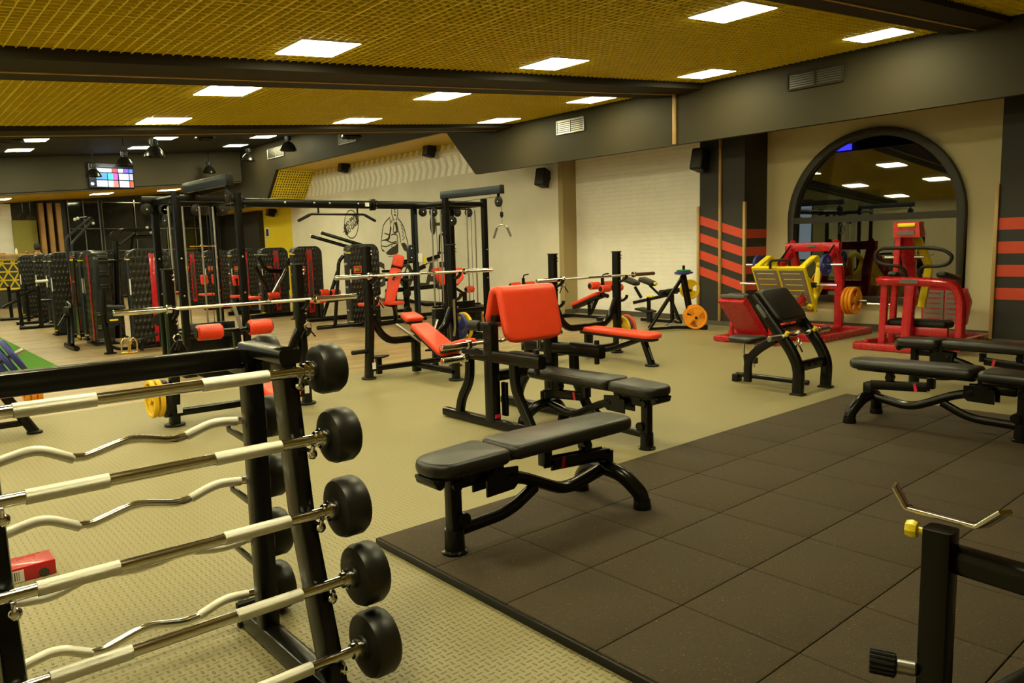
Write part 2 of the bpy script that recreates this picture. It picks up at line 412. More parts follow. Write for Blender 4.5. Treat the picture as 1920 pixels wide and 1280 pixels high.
# arched window
fp = [(12.17, yc-RW+.06, zs+.06), (12.17, yc-RW+.06, 1.78)]
fp += [(12.17, yc-(RW-.06)*math.cos(R(a)), 1.78+(RW-.06)*math.sin(R(a))) for a in range(6, 180, 6)]
fp += [(12.17, yc+RW-.06, 1.78), (12.17, yc+RW-.06, zs+.06)]
wf = st('window_1', G().sweep(fp, rrprof(.12, .14, .008), (1, 0, 0), closed=True).box(12.17, yc, 1.78, .12, 2*RW-.1, .10), framem)
g = G(); pp = [(12.2, yc-RW+.08, zs+.08)]+[(12.2, yc-(RW-.08)*math.cos(R(a)), 1.78+(RW-.08)*math.sin(R(a))) for a in range(0, 181, 6)]+[(12.2, yc+RW-.08, zs+.08)]
g.prism(pp, (.008, 0, 0)).build('window_pane', glassm, wf)
# striped pillars
pb = st('wall_right_pillar', G().box(11.9, 7.75, 1.93, .8, .9, 3.86), blackwall)
for i, z in enumerate((1.94, 1.635, 1.33, 1.045)):
    g = G().prism([(11.499, 8.2, z), (11.499, 8.2, z-.155), (11.499, 7.3, z-.155-.28), (11.499, 7.3, z-.28)], (-.002, 0, 0))
    g.prism([(11.498, 7.299, z-.27), (11.498, 7.299, z-.155-.27), (12.2, 7.299, z-.155-.27), (12.2, 7.299, z-.27)], (0, -.002, 0))
    g.build('stripe', redstripe, pb)
for y, za, zb in ((8.215, .08, 2.10), (7.765, .08, 3.80), (7.285, .08, 2.13)):
    st('trim_1', G().box(11.485, y, (za+zb)/2, .05, .045, zb-za, .004), wood)
pb2 = st('wall_right_pillar_near', G().box(11.9, .5, 1.93, .8, 6.0, 3.86), blackwall)
for z in (1.68, 1.37, 1.065, .76):
    G().prism([(11.499, 3.5, z), (11.499, 3.5, z-.155), (11.499, -2.4, z-.155+.0), (11.499, -2.4, z+.0)], (-.002, 0, 0)).build('stripe', redstripe, pb2)
st('trim_2', G().box(11.485, 3.515, 1.1, .05, .045, 2.05, .004), wood)
g = G().box(12.185, 5.5, .05, .03, 3.6, .1).box(11.985, 9.98, .05, .03, 3.56, .1).box(11.485, 7.75, .04, .03, .9, .08)
st('baseboard_right', g.box(11.585, 18.5, .05, .03, 13.2, .1).box(11.8, 11.75, .05, .42, .02, .1).box(11.485, .5, .04, .03, 6, .08), basem)

# bulkhead along the right wall, with a slanted opening over the mural wall
bk = [(10.3, Y0, 3.05), (10.3, 13.1, 3.05), (10.3, 14.13, 4.08), (10.3, 23.2, 4.08), (10.3, 24.05, 3.2), (10.3, 24.2, 3.05), (10.3, Y1, 3.05), (10.3, Y1, 5.2), (10.3, Y0, 5.2)]
st('trim_bulkhead', G().prism(bk, (.1, 0, 0)), bulkm)
st('ceiling_soffit', G().box(11.35, (Y0+13.9)/2, 3.88, 1.9, 13.9-Y0, .08), bulkm)
st('ceiling_soffit_yellow', G().box(11.1, 18.65, 4.12, 1.4, 9.1, .06), yelsoff)
st('ceiling_soffit_far', G().box(11.1, 27.6, 3.10, 1.4, 6.8, .08), yelsoff)
# perforated yellow reveal
A, B = Vector((10.42, 23.2, 4.08)), Vector((10.42, 24.05, 3.2)); dx = Vector((1.18, 0, 0))
st('trim_reveal_back', G().prism([A+Vector((0, .06, .05)), B+Vector((0, .06, .05)), B+dx+Vector((0, .06, .05)), A+dx+Vector((0, .06, .05))], (0, .03, .03)), blackceil)
g = G(); nn = Vector((0, -.7, -.7))
for k in range(13):
    q = A+(B-A)*(k/12.); g.bar([q, q+dx], .044, .02, upv=nn, r=.002)
for k in range(15):
    q = A+dx*(k/14.)+nn*.001; g.bar([q, q+(B-A)], .040, .02, upv=nn, r=.002)
st('trim_reveal_grille', g, yelp)
st('trim_reveal_edge', G().bar([A-Vector((.08, 0, 0)), B-Vector((.08, 0, 0))+(B-A)*.15], .10, .06, upv=nn), beamm)
# painted chevron bands on the concrete wall
g = G(); gy = G(); y = 23.75
while y > 14.2:
    a = y; b = y-.17; xx = 11.598; zt, zm, zb = 3.79, 3.545, 3.30; s_ = -.10
    g.prism([(xx, a, zt), (xx, b, zt), (xx, b+s_, zm), (xx, a+s_, zm)], (-.002, 0, 0)); g.prism([(xx, a+s_, zm), (xx, b+s_, zm), (xx, b, zb), (xx, a, zb)], (-.002, 0, 0))
    y -= .29
y = 23.3
while y > 15.2:
    a = y; b = y-.17; gy.prism([(xx, a-.03, 4.17), (xx, b-.03, 4.17), (xx, b-.06, 4.06), (xx, a-.06, 4.06)], (-.002, 0, 0)); gy.prism([(xx, a-.06, 4.06), (xx, b-.06, 4.06), (xx, b, 3.95), (xx, a, 3.95)], (-.002, 0, 0)); y -= .29
st('trim_chevron_white', g, stripe_w); st('trim_chevron_ochre', gy, stripe_y)

# sloping ceiling: open lattice in three bays, beams between them
BAYS = ((Y0, 3.10), (3.72, 7.30), (8.20, 11.85))
PIT = .6/7
def plane(ya, yb, dz, m, name, xa=X0, xb=10.3, th=.02):
    g = G().prism([(xa, ya, zc(xa)+dz), (xb, ya, zc(xb)+dz), (xb, yb, zc(xb)+dz), (xa, yb, zc(xa)+dz)], (0, 0, th)); return st(name, g, m)
for ya, yb in BAYS:
    g = G(); n = int((10.3-X0)/PIT)
    for i in range(n+1):
        x = X0+i*PIT; wd = .008 if i % 7 else .016; z = zc(x)
        g.prism([(x-wd/2, ya, z), (x+wd/2, ya, z), (x+wd/2, ya, z+.045), (x-wd/2, ya, z+.045)], (0, yb-ya, 0))
    n = int((yb-ya)/PIT)
    for j in range(n+1):
        y = ya+j*PIT; wd = .008 if j % 7 else .016
        g.prism([(X0, y-wd/2, zc(X0)+.001), (X0, y+wd/2, zc(X0)+.001), (X0, y+wd/2, zc(X0)+.046), (X0, y-wd/2, zc(X0)+.046)], (10.3-X0, 0, zc(10.3)-zc(X0)))
    o = st('ceiling_lattice', g, lattice_m)
    plane(ya, yb, .22, plenum_m, 'ceiling_plenum')
for k, (ya, yb, d) in enumerate(((3.10, 3.72, .06), (7.30, 8.20, .085), (11.85, 12.70, .06))):
    top = 1.1 if k == 2 else .25
    g = G().prism([(X0, ya, zc(X0)-d), (10.3, ya, zc(10.3)-d), (10.3, ya, zc(10.3)+top), (X0, ya, zc(X0)+top)], (0, yb-ya, 0))
    b = st('ceiling_beam', g, beamm)
    ym = ya+(yb-ya)*.58
    G().bar([(X0, ym, zc(X0)-d-.004), (10.29, ym, zc(10.29)-d-.004)], .030, .014, r=.002).build('trim_line', wood, b)
st('trim_3', G().box(10.285, 7.83, 3.46, .04, .055, .80, .004), wood)
plane(12.70, 26.0, 1.03, blackceil, 'ceiling_black')
plane(26.0, Y1, .02, yelsoff, 'ceiling_far', xb=11.6)
g = G().prism([(X0, 26., zc(X0)-.02), (10.3, 26., zc(10.3)-.02), (10.3, 26., zc(10.3)+1.15), (X0, 26., zc(X0)+1.15)], (0, .12, 0))
st('wall_far_bulkhead', g, mat('tv_wall_paint', (.070, .060, .036), .6))
# far wall
st('wall_far', G().box((X0+X1)/2, Y1+.1, 2.5, X1-X0+.4, .2, 5.), blackwall)
st('wall_far_cream', G().box(.1, 30.96, 1.7, 8.2, .06, 3.4), brickm)
st('wall_far_olive', G().box(4.55, 30.9, 1.42, .72, .08, 2.85), greenwall)
for i, x in enumerate((5.03, 5.29, 5.55)): st('trim_slat', G().box(x, 30.7, 1.72, .15, .35, 3.4, .01), woodd)
for i, (xa, xb) in enumerate(((5.9, 6.9), (7.0, 9.2), (9.3, 11.2))):
    g = G()
    for x in (xa, (xa+xb)/2, xb): g.box(x, 30.9, 1.85, .035, .05, 3.5)
    for z in (.1, 1.75, 2.55, 3.5): g.box((xa+xb)/2, 30.9, z, xb-xa, .05, .03)
    f = st('window_%d' % (i+5), g, dkchrome if i else grey); G().box((xa+xb)/2, 30.95, 1.8, xb-xa, .01, 3.4).build('window_pane', mat('dark_pane_%d' % i, (.012, .012, .010), .06), f)

# ------------------------------------------------------------------ ceiling lamps
def lamp(x, y, z, s, label, slope=True):
    o = thing('ceiling_lamp', label, 'lamp', (x, y, z), 'square ceiling light panels')
    t = .084*s/2 if slope else 0.
    h = s/2
    P = [(x-h, y-h, z-t), (x+h, y-h, z+t), (x+h, y+h, z+t), (x-h, y+h, z-t)]
    G().prism(P, (0, 0, .004)).build('diffuser', lampm, o)
    f = h+.008; P2 = [(x-f, y-f, z+.003-t), (x+f, y-f, z+.003+t), (x+f, y+f, z+.003+t), (x-f, y+f, z+.003-t)]
    G().prism(P2, (0, 0, .03)).build('lamp_frame', lampframe, o)
cols = {3.44: 'left', 6.47: 'middle', 9.50: 'right'}
rows = {11.3: 'farthest row of the yellow ceiling', 8.92: 'row just beyond the first dark beam', 6.66: 'row just before the first dark beam', 4.25: 'nearest row of the yellow ceiling'}
for y, rn in rows.items():
    for x, cn in cols.items(): lamp(x, y, zc(x)-.012, .575, 'lit square ceiling panel, %s one in the %s' % (cn, rn))
for y, rn in ((11.3, 'farthest row'), (8.92, 'second farthest row'), (6.66, 'third row'), (4.25, 'fourth row')):
    lamp(.41, y, zc(.41)-.012, .575, 'lit square ceiling panel at the far left end of the %s' % rn)
    lamp(-2.6, y, zc(-2.6)-.012, .575, 'lit square ceiling panel out of frame left in the %s' % rn)
for y in (1.8,):
    for x in (.41, 3.44): lamp(x, y, zc(x)-.012, .575, 'lit square ceiling panel above or behind the photographer')
for y, rn in ((22.0, 'nearer'), (24.15, 'farther')):
    for x, cn in ((3.62, 'left'), (6.66, 'middle'), (9.45, 'right')): lamp(x, y, zc(x)+1.02, .58, 'small lit panel in the black ceiling, %s of the %s row' % (cn, rn))
for y in (15.4, 17.6, 19.8):
    for x in (.6, 3.62, 6.66): lamp(x, y, zc(x)+1.02, .58, 'lit panel in the black ceiling hidden above the beam')
for x, cn in ((3.55, 'left edge of the picture'), (6.45, 'wall screen'), (8.6, 'cable tower')): lamp(x, 28.3, zc(x)-.002, .6, 'lit panel in the far yellow ceiling above the %s' % cn)
# ------------------------------------------------------------------ common bits
def bolt(g, p, ax, r=.012, h=.010): g.lathe([(0, 0), (r, 0), (r, h*.6), (r*.6, h), (0, h)], p, ax, 8)
def roller(p, q, r, name, parent, m=redv, cap=True):
    o = G().cyl(p, q, r, 20, .018).build(name, m, parent)
    if cap:
        p, q = Vector(p), Vector(q); d = (q-p).normalized()
        g = G(); g.cyl(p-d*.006, p+d*.01, r*.72, 16, .003); g.cyl(q-d*.01, q+d*.006, r*.72, 16, .003); g.build('end_cap', blk2, o)
    return o
def plate(m, name, label, Rr, th, loc, ax, group='weight plates', spin=0.):
    """grip plate: rim, hub and three webs with openings between; the axis along ax"""
    o = bpy.data.objects.new(name, None); g = G(); h = th/2; ri = Rr*.80; rh = Rr*.30
    g.lathe([(ri, -h*.7), (ri+.006, -h), (Rr-.008, -h), (Rr, -h*.6), (Rr, h*.6), (Rr-.008, h), (ri+.006, h), (ri, h*.7), (ri, -h*.7)], n=36)
    g.lathe([(.026, -h), (rh, -h), (rh, h), (.026, h), (.026, -h)], n=24)
    for k in range(3):
        a0 = k*2*PI/3+spin; w_ = R(37); P = []
        for i in range(7): a = a0-w_+2*w_*i/6; P.append((rh*.9*math.cos(a), rh*.9*math.sin(a), -h*.62))
        for i in range(7): a = a0+w_*.9-2*w_*.9*i/6; P.append((ri*1.02*math.cos(a), ri*1.02*math.sin(a), -h*.62))
        g.prism(P, (0, 0, h*1.24))
    g.lathe([(.020, -h-.001), (.030, -h-.001), (.030, h+.001), (.020, h+.001), (.020, -h-.001)], n=20)
    bpy.data.objects.remove(o)
    o = g.build(name, m); q = Vector((0, 0, 1)).rotation_difference(Vector(ax).normalized())
    o.matrix_world = Matrix.Translation(Vector(loc)) @ q.to_matrix().to_4x4()
    tag(o, label, 'weight plate', group)
    return o

# ------------------------------------------------------------------ barbell rack in the left foreground
LV = [(2.355, 1.088), (2.292, .868), (2.262, .626), (2.208, .398), (2.166, .166)]
RV = [(2.93, 1.085), (2.94, .828), (2.95, .582), (2.955, .338), (2.96, .105)]
rk = thing('barbell_rack', 'black steel A-frame rack holding fixed barbells in the left foreground', 'rack', (.6, 2.5, 0))
G().bar([(.16, 2.75, 1.105), (1.095, 2.75, 1.105)], .075, .075).build('top_beam', blk, rk)
for x in (.205, 1.06):
    e = G().bar([(x, 2.72, .0), (x, 2.72, 1.09)], .07, .075, upv=(0, 1, 0)).build('rear_post', blk, rk)
    g = G().box(x, 2.685, .055, .074, .012, .022); g.build('tag', redtag, e)
    G().bar([(x, 2.44, 1.165), (x, 2.36, .60), (x, 2.175, .02)], .055, .11, upv=(0, 1, 0), fil=.05).build('front_leg', blk, rk)
    G().bar([(x, 2.73, 1.140), (x, 2.37, 1.140)], .075, .05).box(x, 2.70, 1.12, .09, .12, .05).build('top_bracket', blk, rk)
    G().bar([(x, 2.92, .04), (x, 1.92, .04)], .075, .075).build('base_tube', blk, rk)
    G().box(x, 2.92, .05, .09, .03, .10, .004).build('end_cap', blk2, rk)
    g = G(); bolt(g, (x-.035, 2.71, 1.105), (-1, 0, 0), .022, .02) if x < .5 else bolt(g, (x-.02, 2.711, 1.105), (0, -1, 0), .024, .02)
    g.build('bolt', chrome, rk)
    for i, (y, z) in enumerate(LV):
        g = G(); yy = y+.03
        g.bar([(x+.012, yy+.05, z-.040), (x+.012, y-.020, z-.030), (x+.012, y-.028, z-.012)], .016, .010, upv=(1, 0, 0), r=.003)
        g.lathe([(0, 0), (.012, 0), (.0165, .006), (.0165, .016), (.010, .022), (0, .023)], (x+.012, y+.0, z-.046), (.5, -1, 0), 14)
        g.build('bar_hook', chrome, rk)
    for y, z in RV:
        G().bar([(x, 2.75, z-.05), (x, y+.045, z-.036), (x, y+.055, z-.005)], .03, .012, upv=(1, 0, 0), r=.003).build('bar_hook', blk, rk)
G().bar([(.205, 2.33, .04), (1.06, 2.33, .04)], .075, .075).build('cross_tube', blk, rk)
def head(x0, s, y, z, r, l):
    """urethane drum: from x0 outward in direction s"""
    return G().lathe([(0, 0), (r*.35, 0), (r*.37, .008), (r-.03, .008), (r-.008, .014), (r, .03), (r, l-.022), (r-.010, l-.006), (r-.03, l), (0, l)], (x0, y, z), (s, 0, 0), 40)
ordn = ['first', 'second', 'third', 'fourth', 'fifth']
HR = [.085, .092, .101, .105, .112]
for i, (y, z) in enumerate(LV):
    l = .105; xr, xl = 1.125, .135
    if i >= 3: xr = 1.15
    t = thing('fixed_barbell', 'straight chrome barbell with black ends, %s from the top on the front of the rack' % ordn[i], 'barbell', (.6, y, z), 'straight fixed barbells on the rack')
    G().cyl((xl, y, z), (xr, y, z), .0175, 20, .002).build('shaft', chrome, t)
    # knurled grips either side of a smooth middle
    for a, b in ((.275, .475), (.765, .975)):
        G().cyl((a, y, z), (b, y, z), .0205, 24, .001).build('knurled_grip', knurl, t)
    for x0, s in ((xr, 1), (xl, -1)):
        head(x0, s, y, z, HR[i], l).build('head', head_m, t)
        G().lathe([(.018, -.035), (.026, -.033), (.026, -.02), (.034, -.018), (.034, -.006), (.026, -.004), (.026, .004), (.0, .004)], (x0, y, z), (s, 0, 0), 16).build('collar', chrome, t)
EZX = [(.10, 0), (.24, -.012), (.31, .005), (.40, .024), (.52, -.041), (.69, .006), (.85, -.034), (.985, .013), (1.09, 0), (1.20, 0)]
def ez(y, z, fl, tilt=0.):
    P = [Vector((x, y+dz*tilt, z+dz*fl)) for x, dz in EZX]
    return P
for i, (y, z) in enumerate(RV):
    fl = (1.0, 1., 1., -.6, 1.)[i]
    t = thing('curl_barbell', 'zigzag chrome curl bar with black ends, %s from the top behind the rack' % ordn[i], 'barbell', (.6, y, z), 'zigzag curl bars on the rack')
    P = ez(y, z, fl); G().tube(P, .0155, fil=.05, n=14).build('shaft', chrome, t)
    for ks in (((1, 2), (2, 3), (3, 4)), ((6, 7), (7, 8))):
        a = ks[0][0]; b = ks[-1][1]; Q = P[a:b+1]
        if len(Q) < 3 or True:
            Q = [Q[0]+(Q[1]-Q[0])*.25]+Q[1:-1]+[Q[-1]+(Q[-2]-Q[-1])*.12]
        G().tube(Q, .0178, fil=.05, n=16).build('knurled_grip', knurl, t)
    hr = [.075, .085, .09, .098, .10][i]
    for x0, s in ((1.155, 1), (.12, -1)):
        head(x0, s, y, z, hr, .10).build('head', head_m, t)
        G().lathe([(.016, -.035), (.026, -.033), (.026, -.02), (.034, -.018), (.034, -.006), (.0, .004)], (x0, y, z), (s, 0, 0), 16).build('collar', chrome, t)

# ------------------------------------------------------------------ rubber tile platform
mt = thing('rubber_platform', 'dark crumb rubber tile platform with seams, on the beige floor at right', 'floor mat', (4.4, .3, 0))
g = G()
for i in range(10):
    for j in range(13):
        x = 1.87+.5*i; y = 3.27-.5*j
        g.box(x+.25, y-.25, .02, .4965, .4965, .04, .004)
g.build('tiles', crumb, mt)
G().box(1.863, .02, .0175, .012, 6.5, .035, .003).box(4.37, 3.276, .0175, 5.02, .012, .035, .003).box(6.877, .02, .0175, .012, 6.5, .035, .003).build('edge_trim', blk2, mt)

# ------------------------------------------------------------------ adjustable benches
def pad_outline(l, w0, w1, r0=.07, r1=.05, n=6):
    """tapered pad from x=0 (width w0) to x=l (width w1)"""
    P = []
    for cx, cy, a0, r in ((l-r1, w1/2-r1, 0, r1), (r0, w0/2-r0, 90, r0), (r0, -w0/2+r0, 180, r0), (l-r1, -w1/2+r1, 270, r1)):
        for i in range(n+1):
            a = R(a0+90*i/n); P.append((cx+r*math.cos(a), cy+r*math.sin(a)))
    return P
def make_bench(label, loc, rz):
    t = thing('adjustable_bench', label, 'bench', (0, 0, 0), 'adjustable black benches')
    W = dict(world=False)
    M = Matrix.Translation((-.165, 0, .40)) @ Matrix.Rotation(R(-1.5), 4, 'Y')
    s = G().slab(pad_outline(.425, .27, .31, .11, .05), 0, .075, .030, M).build('seat', vinyl, t, **W)
    G().box(.04, 0, .393, .40, .16, .022, .006).cyl((-.125, -.085, .378), (-.125, .085, .378), .026).build('seat_frame', blk, s, **W)
    M = Matrix.Translation((.275, 0, .415)) @ Matrix.Rotation(R(.4), 4, 'Y')
    o = pad_outline(.92, .30, .27, .05, .10)
    bk_ = G().slab(o, 0, .075, .030, M).build('backrest', vinyl, t, **W)
    G().box(.72, 0, .405, .84, .10, .03, .006).build('backrest_frame', blk, bk_, **W)
    g = G().cyl((.22, -.055, .395), (.22, .055, .395), .055, 24).cyl((.215, -.07, .36), (.215, .07, .36), .022, 14)
    for sg in (-1, 1): g.prism([(.16, sg*.05, .245), (.16, sg*.05, .345), (.25, sg*.05, .37), (.36, sg*.05, .36), (.36, sg*.05, .275), (.33, sg*.05, .25)], (0, .012*sg, 0)); g.lathe([(0, 0), (.020, 0), (.022, .006), (.012, .014), (0, .014)], (.315, sg*.06, .31), (0, sg, 0), 14)
    g.box(.10, 0, .345, .12, .05, .07, .006)
    g.build('hinge_bracket', blk, t, **W)
    g = G().bar([(0, 0, .02), (0, 0, .385)], .065, .065, upv=(1, 0, 0)); g.cyl((.0, -.05, .335), (.0, .05, .335), .028); g.cyl((.03, -.055, .165), (.03, .055, .165), .034)
    g.build('seat_post', blk, t, **W)
    G().lathe([(0, 0), (.062, 0), (.064, .012), (.050, .018), (.047, .12), (0, .12)], n=28).build('foot', blk, t, **W)
    G().bar([(.03, 0, .105), (.34, 0, .115), (.52, 0, .205)], .055, .06, fil=.10, r=.022).build('base_tube', blk, t, **W)
    G().bar([(.26, 0, .31), (.42, 0, .28), (.74, 0, .135), (1.03, 0, .19)], .075, .062, fil=.10, r=.026).build('main_tube', blk, t, **W)
    g = G().tube([(1.10, -.232, .045), (1.095, -.222, .085), (1.06, -.13, .18), (1.04, 0, .20), (1.06, .13, .18), (1.095, .222, .085), (1.10, .232, .045)], .043, fil=.09, n=18)
    a = g.build('arc_leg', blk, t, **W)
    for sg in (-1, 1): G().lathe([(0, 0), (.050, 0), (.050, .014), (.044, .05), (0, .05)], (1.10, sg*.234, 0), n=20).build('foot_rim', blk, a, **W)
    g = G()
    for sg in (-1, 1): g.bar([(.62, sg*.028, .305), (1.06, sg*.028, .275)], .012, .065, upv=(0, 0, 1), r=.004)
    g.bar([(.60, 0, .38), (.60, 0, .30)], .07, .05, upv=(1, 0, 0)); bolt(g, (.63, -.04, .315), (0, -1, 0)); bolt(g, (1.05, -.04, .29), (0, -1, 0)); g.box(1.06, 0, .225, .07, .07, .14, .006)
    lad = g.build('adjusting_ladder', blk, t, **W)
    G().box(.70, -.0355, .30, .022, .003, .062, M=Matrix.Rotation(R(12), 3, 'Y').to_4x4()).box(.70, .0355, .30, .022, .003, .062, M=Matrix.Rotation(R(12), 3, 'Y').to_4x4()).build('red_mark', redtag, lad, **W)
    G().bar([(.90, 0, .40), (.90, 0, .29)], .055, .055, upv=(1, 0, 0)).cyl((.90, -.03, .35), (.90, .03, .35), .03).build('support_post', blk, t, **W)
    t.location = loc; t.rotation_euler = (0, 0, rz)
    return t
b1 = make_bench('black adjustable bench standing on the near corner of the rubber platform', (2.035, 2.84, .04), 0)
dup(b1, (4.22, 3.46, 0), 'black adjustable bench standing beside the red padded curl bench', R(90), 'adjustable black benches')
dup(b1, (6.02, 1.62, .04), 'black adjustable bench on the right far edge of the rubber platform', R(90), 'adjustable black benches')
dup(b1, (7.86, 3.06, 0), 'black adjustable bench behind the platform, in front of the red squat machine', R(-90), 'adjustable black benches')

# ------------------------------------------------------------------ red curl bench in the middle
pc = thing('preacher_curl_bench', 'curl bench with a tall orange-red draped arm pad and black twin frame', 'bench', (4.2, 4.8, 0))
for x, yo in ((3.87, 0.), (4.56, .02)):
    G().bar([(x, 5.46+yo, .045), (x, 4.24+yo, .045)], .075, .075, r=.02).build('base_tube', blk, pc)
    p = G().bar([(x, 4.79+yo, .06), (x, 4.79+yo, .86)], .085, .11, upv=(0, 1, 0)).build('upright', blk, pc)
    G().box(x, 4.725+yo, .105, .06, .004, .03).build('tag', redtag, p)
    G().bar([(x, 5.25+yo, .06), (x, 5.21+yo, .20), (x, 5.09+yo, .36), (x, 5.08+yo, .62)], .06, .075, upv=(0, 1, 0), fil=.12).build('leg', blk, pc)
    G().bar([(x, 4.30+yo, .05), (x, 4.44+yo, .26), (x, 4.50+yo, .38), (x, 4.51+yo, .58)], .06, .075, upv=(0, 1, 0), fil=.12).build('leg', blk, pc)
    a = G().bar([(x, 5.14+yo, .60), (x, 4.18+yo, .60)], .08, .10, r=.02).build('arm_beam', blk, pc)
    G().box(x, 4.36+yo, .655, .07, .33, .02, .006).cyl((x, 4.24+yo, .50), (x, 4.24+yo, .70), .022).build('arm_rest_pad', blk2, a)
    G().cyl((x-.02, 4.89+yo, .84), (x-.02, 5.03+yo, .84), .045).box(x, 4.84+yo, .84, .08, .14, .07, .01).build('pivot', blk2, pc)
g = G().bar([(3.87, 4.84, .42), (4.56, 4.84, .42)], .07, .09); g.box(3.945, 4.72, .24, .03, .06, .28, .004)
g.build('cross_beam', blk, pc)
G().bar([(3.90, 4.79, .90), (4.53, 4.79, .90)], .06, .06).bar([(4.2, 4.79, .9), (4.2, 4.79, 1.06)], .06, .06, upv=(0, 1, 0)).build('pad_support', blk, pc)
for x in (4.16, 4.34): G().cyl((x, 4.72, .62), (x, 4.72, .90), .019, 14).build('chrome_post', chrome, pc)
# draped pad: an inverted V with rounded ridge and lower corners
def draped(x0, x1, path, th, rc=.09):
    """path: (y,z) points down the back, over the ridge, down the front"""
    n = len(path); pts = [Vector((0, a, b)) for a, b in path]; V = []; m = 0; rows = []
    L = [0.]
    for i in range(1, n): L.append(L[-1]+(pts[i]-pts[i-1]).length)
    for i in range(n):
        d = min(L[i], L[-1]-L[i]); ins = 0.
        if d < rc: ins = rc-math.sqrt(max(0, rc*rc-(rc-d)**2))
        t = (pts[min(i+1, n-1)]-pts[max(i-1, 0)]).normalized(); nr = Vector((0, t.z, -t.y))
        e = min(1., (d/.02))**.5; h = th/2*(.35+.65*e)
        row = []
        xs = (x0+ins, x1-ins)
        prof = [(xs[0], 0), (xs[0]+.003, h*.6), (xs[0]+.014, h), (xs[0]+.05, h*1.08), (xs[1]-.05, h*1.08), (xs[1]-.014, h), (xs[1]-.003, h*.6), (xs[1], 0), (xs[1]-.003, -h*.6), (xs[1]-.014, -h), (xs[0]+.014, -h), (xs[0]+.003, -h*.6)]
        V += [Vector((x, 0, 0))+pts[i]+nr*o for x, o in prof]; m = len(prof)
    F = []
    for k in range(n-1):
        for i in range(m): F.append((k*m+i, k*m+(i+1) % m, (k+1)*m+(i+1) % m, (k+1)*m+i))
    F += [tuple(range(m-1, -1, -1)), tuple(range((n-1)*m, n*m))]
    return G().add(V, F)
def resample(P, n):
    P = [Vector((a, b)) for a, b in P]; L = [0.]
    for i in range(1, len(P)): L.append(L[-1]+(P[i]-P[i-1]).length)
    out = []
    for k in range(n):
        s = L[-1]*k/(n-1); i = max(j for j in range(len(L)) if L[j] <= s+1e-9); i = min(i, len(P)-2)
        q = P[i]+(P[i+1]-P[i])*((s-L[i])/(L[i+1]-L[i])); out.append((q.x, q.y))
    return out
pth = fillet([(4.935, .815, 0), (4.845, 1.125, 0), (4.765, 1.135, 0), (4.665, .70, 0)], .06, 6)
draped(3.925, 4.565, resample([(p.x, p.y) for p in pth], 56), .062, .11).build('arm_pad', redv, pc, sharp=60)
cb = thing('curl_barbell', 'chrome curl bar lying across the arms of the red padded curl bench', 'barbell', (4.2, 5.0, .685))
g = G().tube([(3.95, 5.0, .685), (4.06, 5.0, .70), (4.16, 5.0, .675), (4.26, 5.0, .70), (4.36, 5.0, .675), (4.46, 5.0, .70), (4.54, 5.0, .685), (4.60, 5.0, .685)], .014, fil=.04)
g.tube([(3.78, 5.0, .685), (3.96, 5.0, .685)], .014)
g.build('shaft', chrome, cb)
for a, b in ((3.52, 3.80), (4.60, 4.88)):
    G().cyl((a, 5.0, .685), (b, 5.0, .685), .025, 18).build('sleeve', chrome, cb)
    x = b if a < 4 else a
    G().cyl((x-.02, 5, .685), (x+.02, 5, .685), .036, 18).build('collar', chrome, cb)
pg = G().cyl((3.58, 5.08, .56), (3.80, 5.08, .56), .028, 18).cyl((3.79, 5.08, .56), (3.83, 5.08, .56), .042).build('plate_peg', chrome, pc)
G().cyl((4.60, 5.08, .56), (4.86, 5.08, .56), .028, 18).cyl((4.59, 5.08, .56), (4.63, 5.08, .56), .042).build('plate_peg', chrome, pc)
# ------------------------------------------------------------------ olympic benches (two uprights with hooks and a long bar)
def upright_pair(t, cx, cy, h, zb):
    for s in (-1, 1):
        x = cx+s*.595
        u = G().bar([(x-s*.0+s*.03, cy+.03, .02), (x+s*.02, cy+.01, .30), (x, cy, .62), (x, cy, h)], .085, .115, upv=(0, 1, 0), fil=.25, r=.03).build('upright', blk, t)
        G().box(x, cy, h+.004, .088, .118, .012, .004).build('cap', blk2, u)
        G().lathe([(0, 0), (.085, 0), (.088, .014), (.080, .022), (0, .024)], (x+s*.03, cy+.03, 0), n=28).build('foot', blk2, u)
        for z in (zb-.035, zb-.30):
            G().bar([(x, cy-.05, z-.045), (x, cy-.115, z-.035), (x, cy-.175, z+.005), (x, cy-.18, z+.04)], .035, .04, upv=(1, 0, 0), fil=.02).build('bar_hook', blk, u)
        g = G()
        for z in (h-.05, h-.085, zb-.09, zb-.13, .75): bolt(g, (x+.03, cy-.057, z), (0, -1, 0), .010)
        split_build(g, 'bolt', chrome, u)
        G().box(x-.005, cy-.058, .16, .045, .004, .075).build('sticker', white, u)
        G().bar([(x-s*.02, cy, .74), (x-s*.13, cy, .52), (x-s*.26, cy, .42), (cx+s*.04, cy-.03, .42)], .085, .075, fil=.18, upv=(0, 1, 0), r=.025).build('bent_brace', blk, t)
        G().bar([(x, cy, .12), (cx+s*.03, cy-.03, .12)], .075, .06).build('lower_tube', blk, t)
        G().cyl((x+s*.04, cy+.02, .33), (x+s*.24, cy+.02, .33), .026).build('plate_peg', blk2, t)
    G().bar([(cx, cy-.03, .02), (cx, cy-.03, .46)], .09, .10, upv=(0, 1, 0), r=.02).build('centre_column', blk, t)
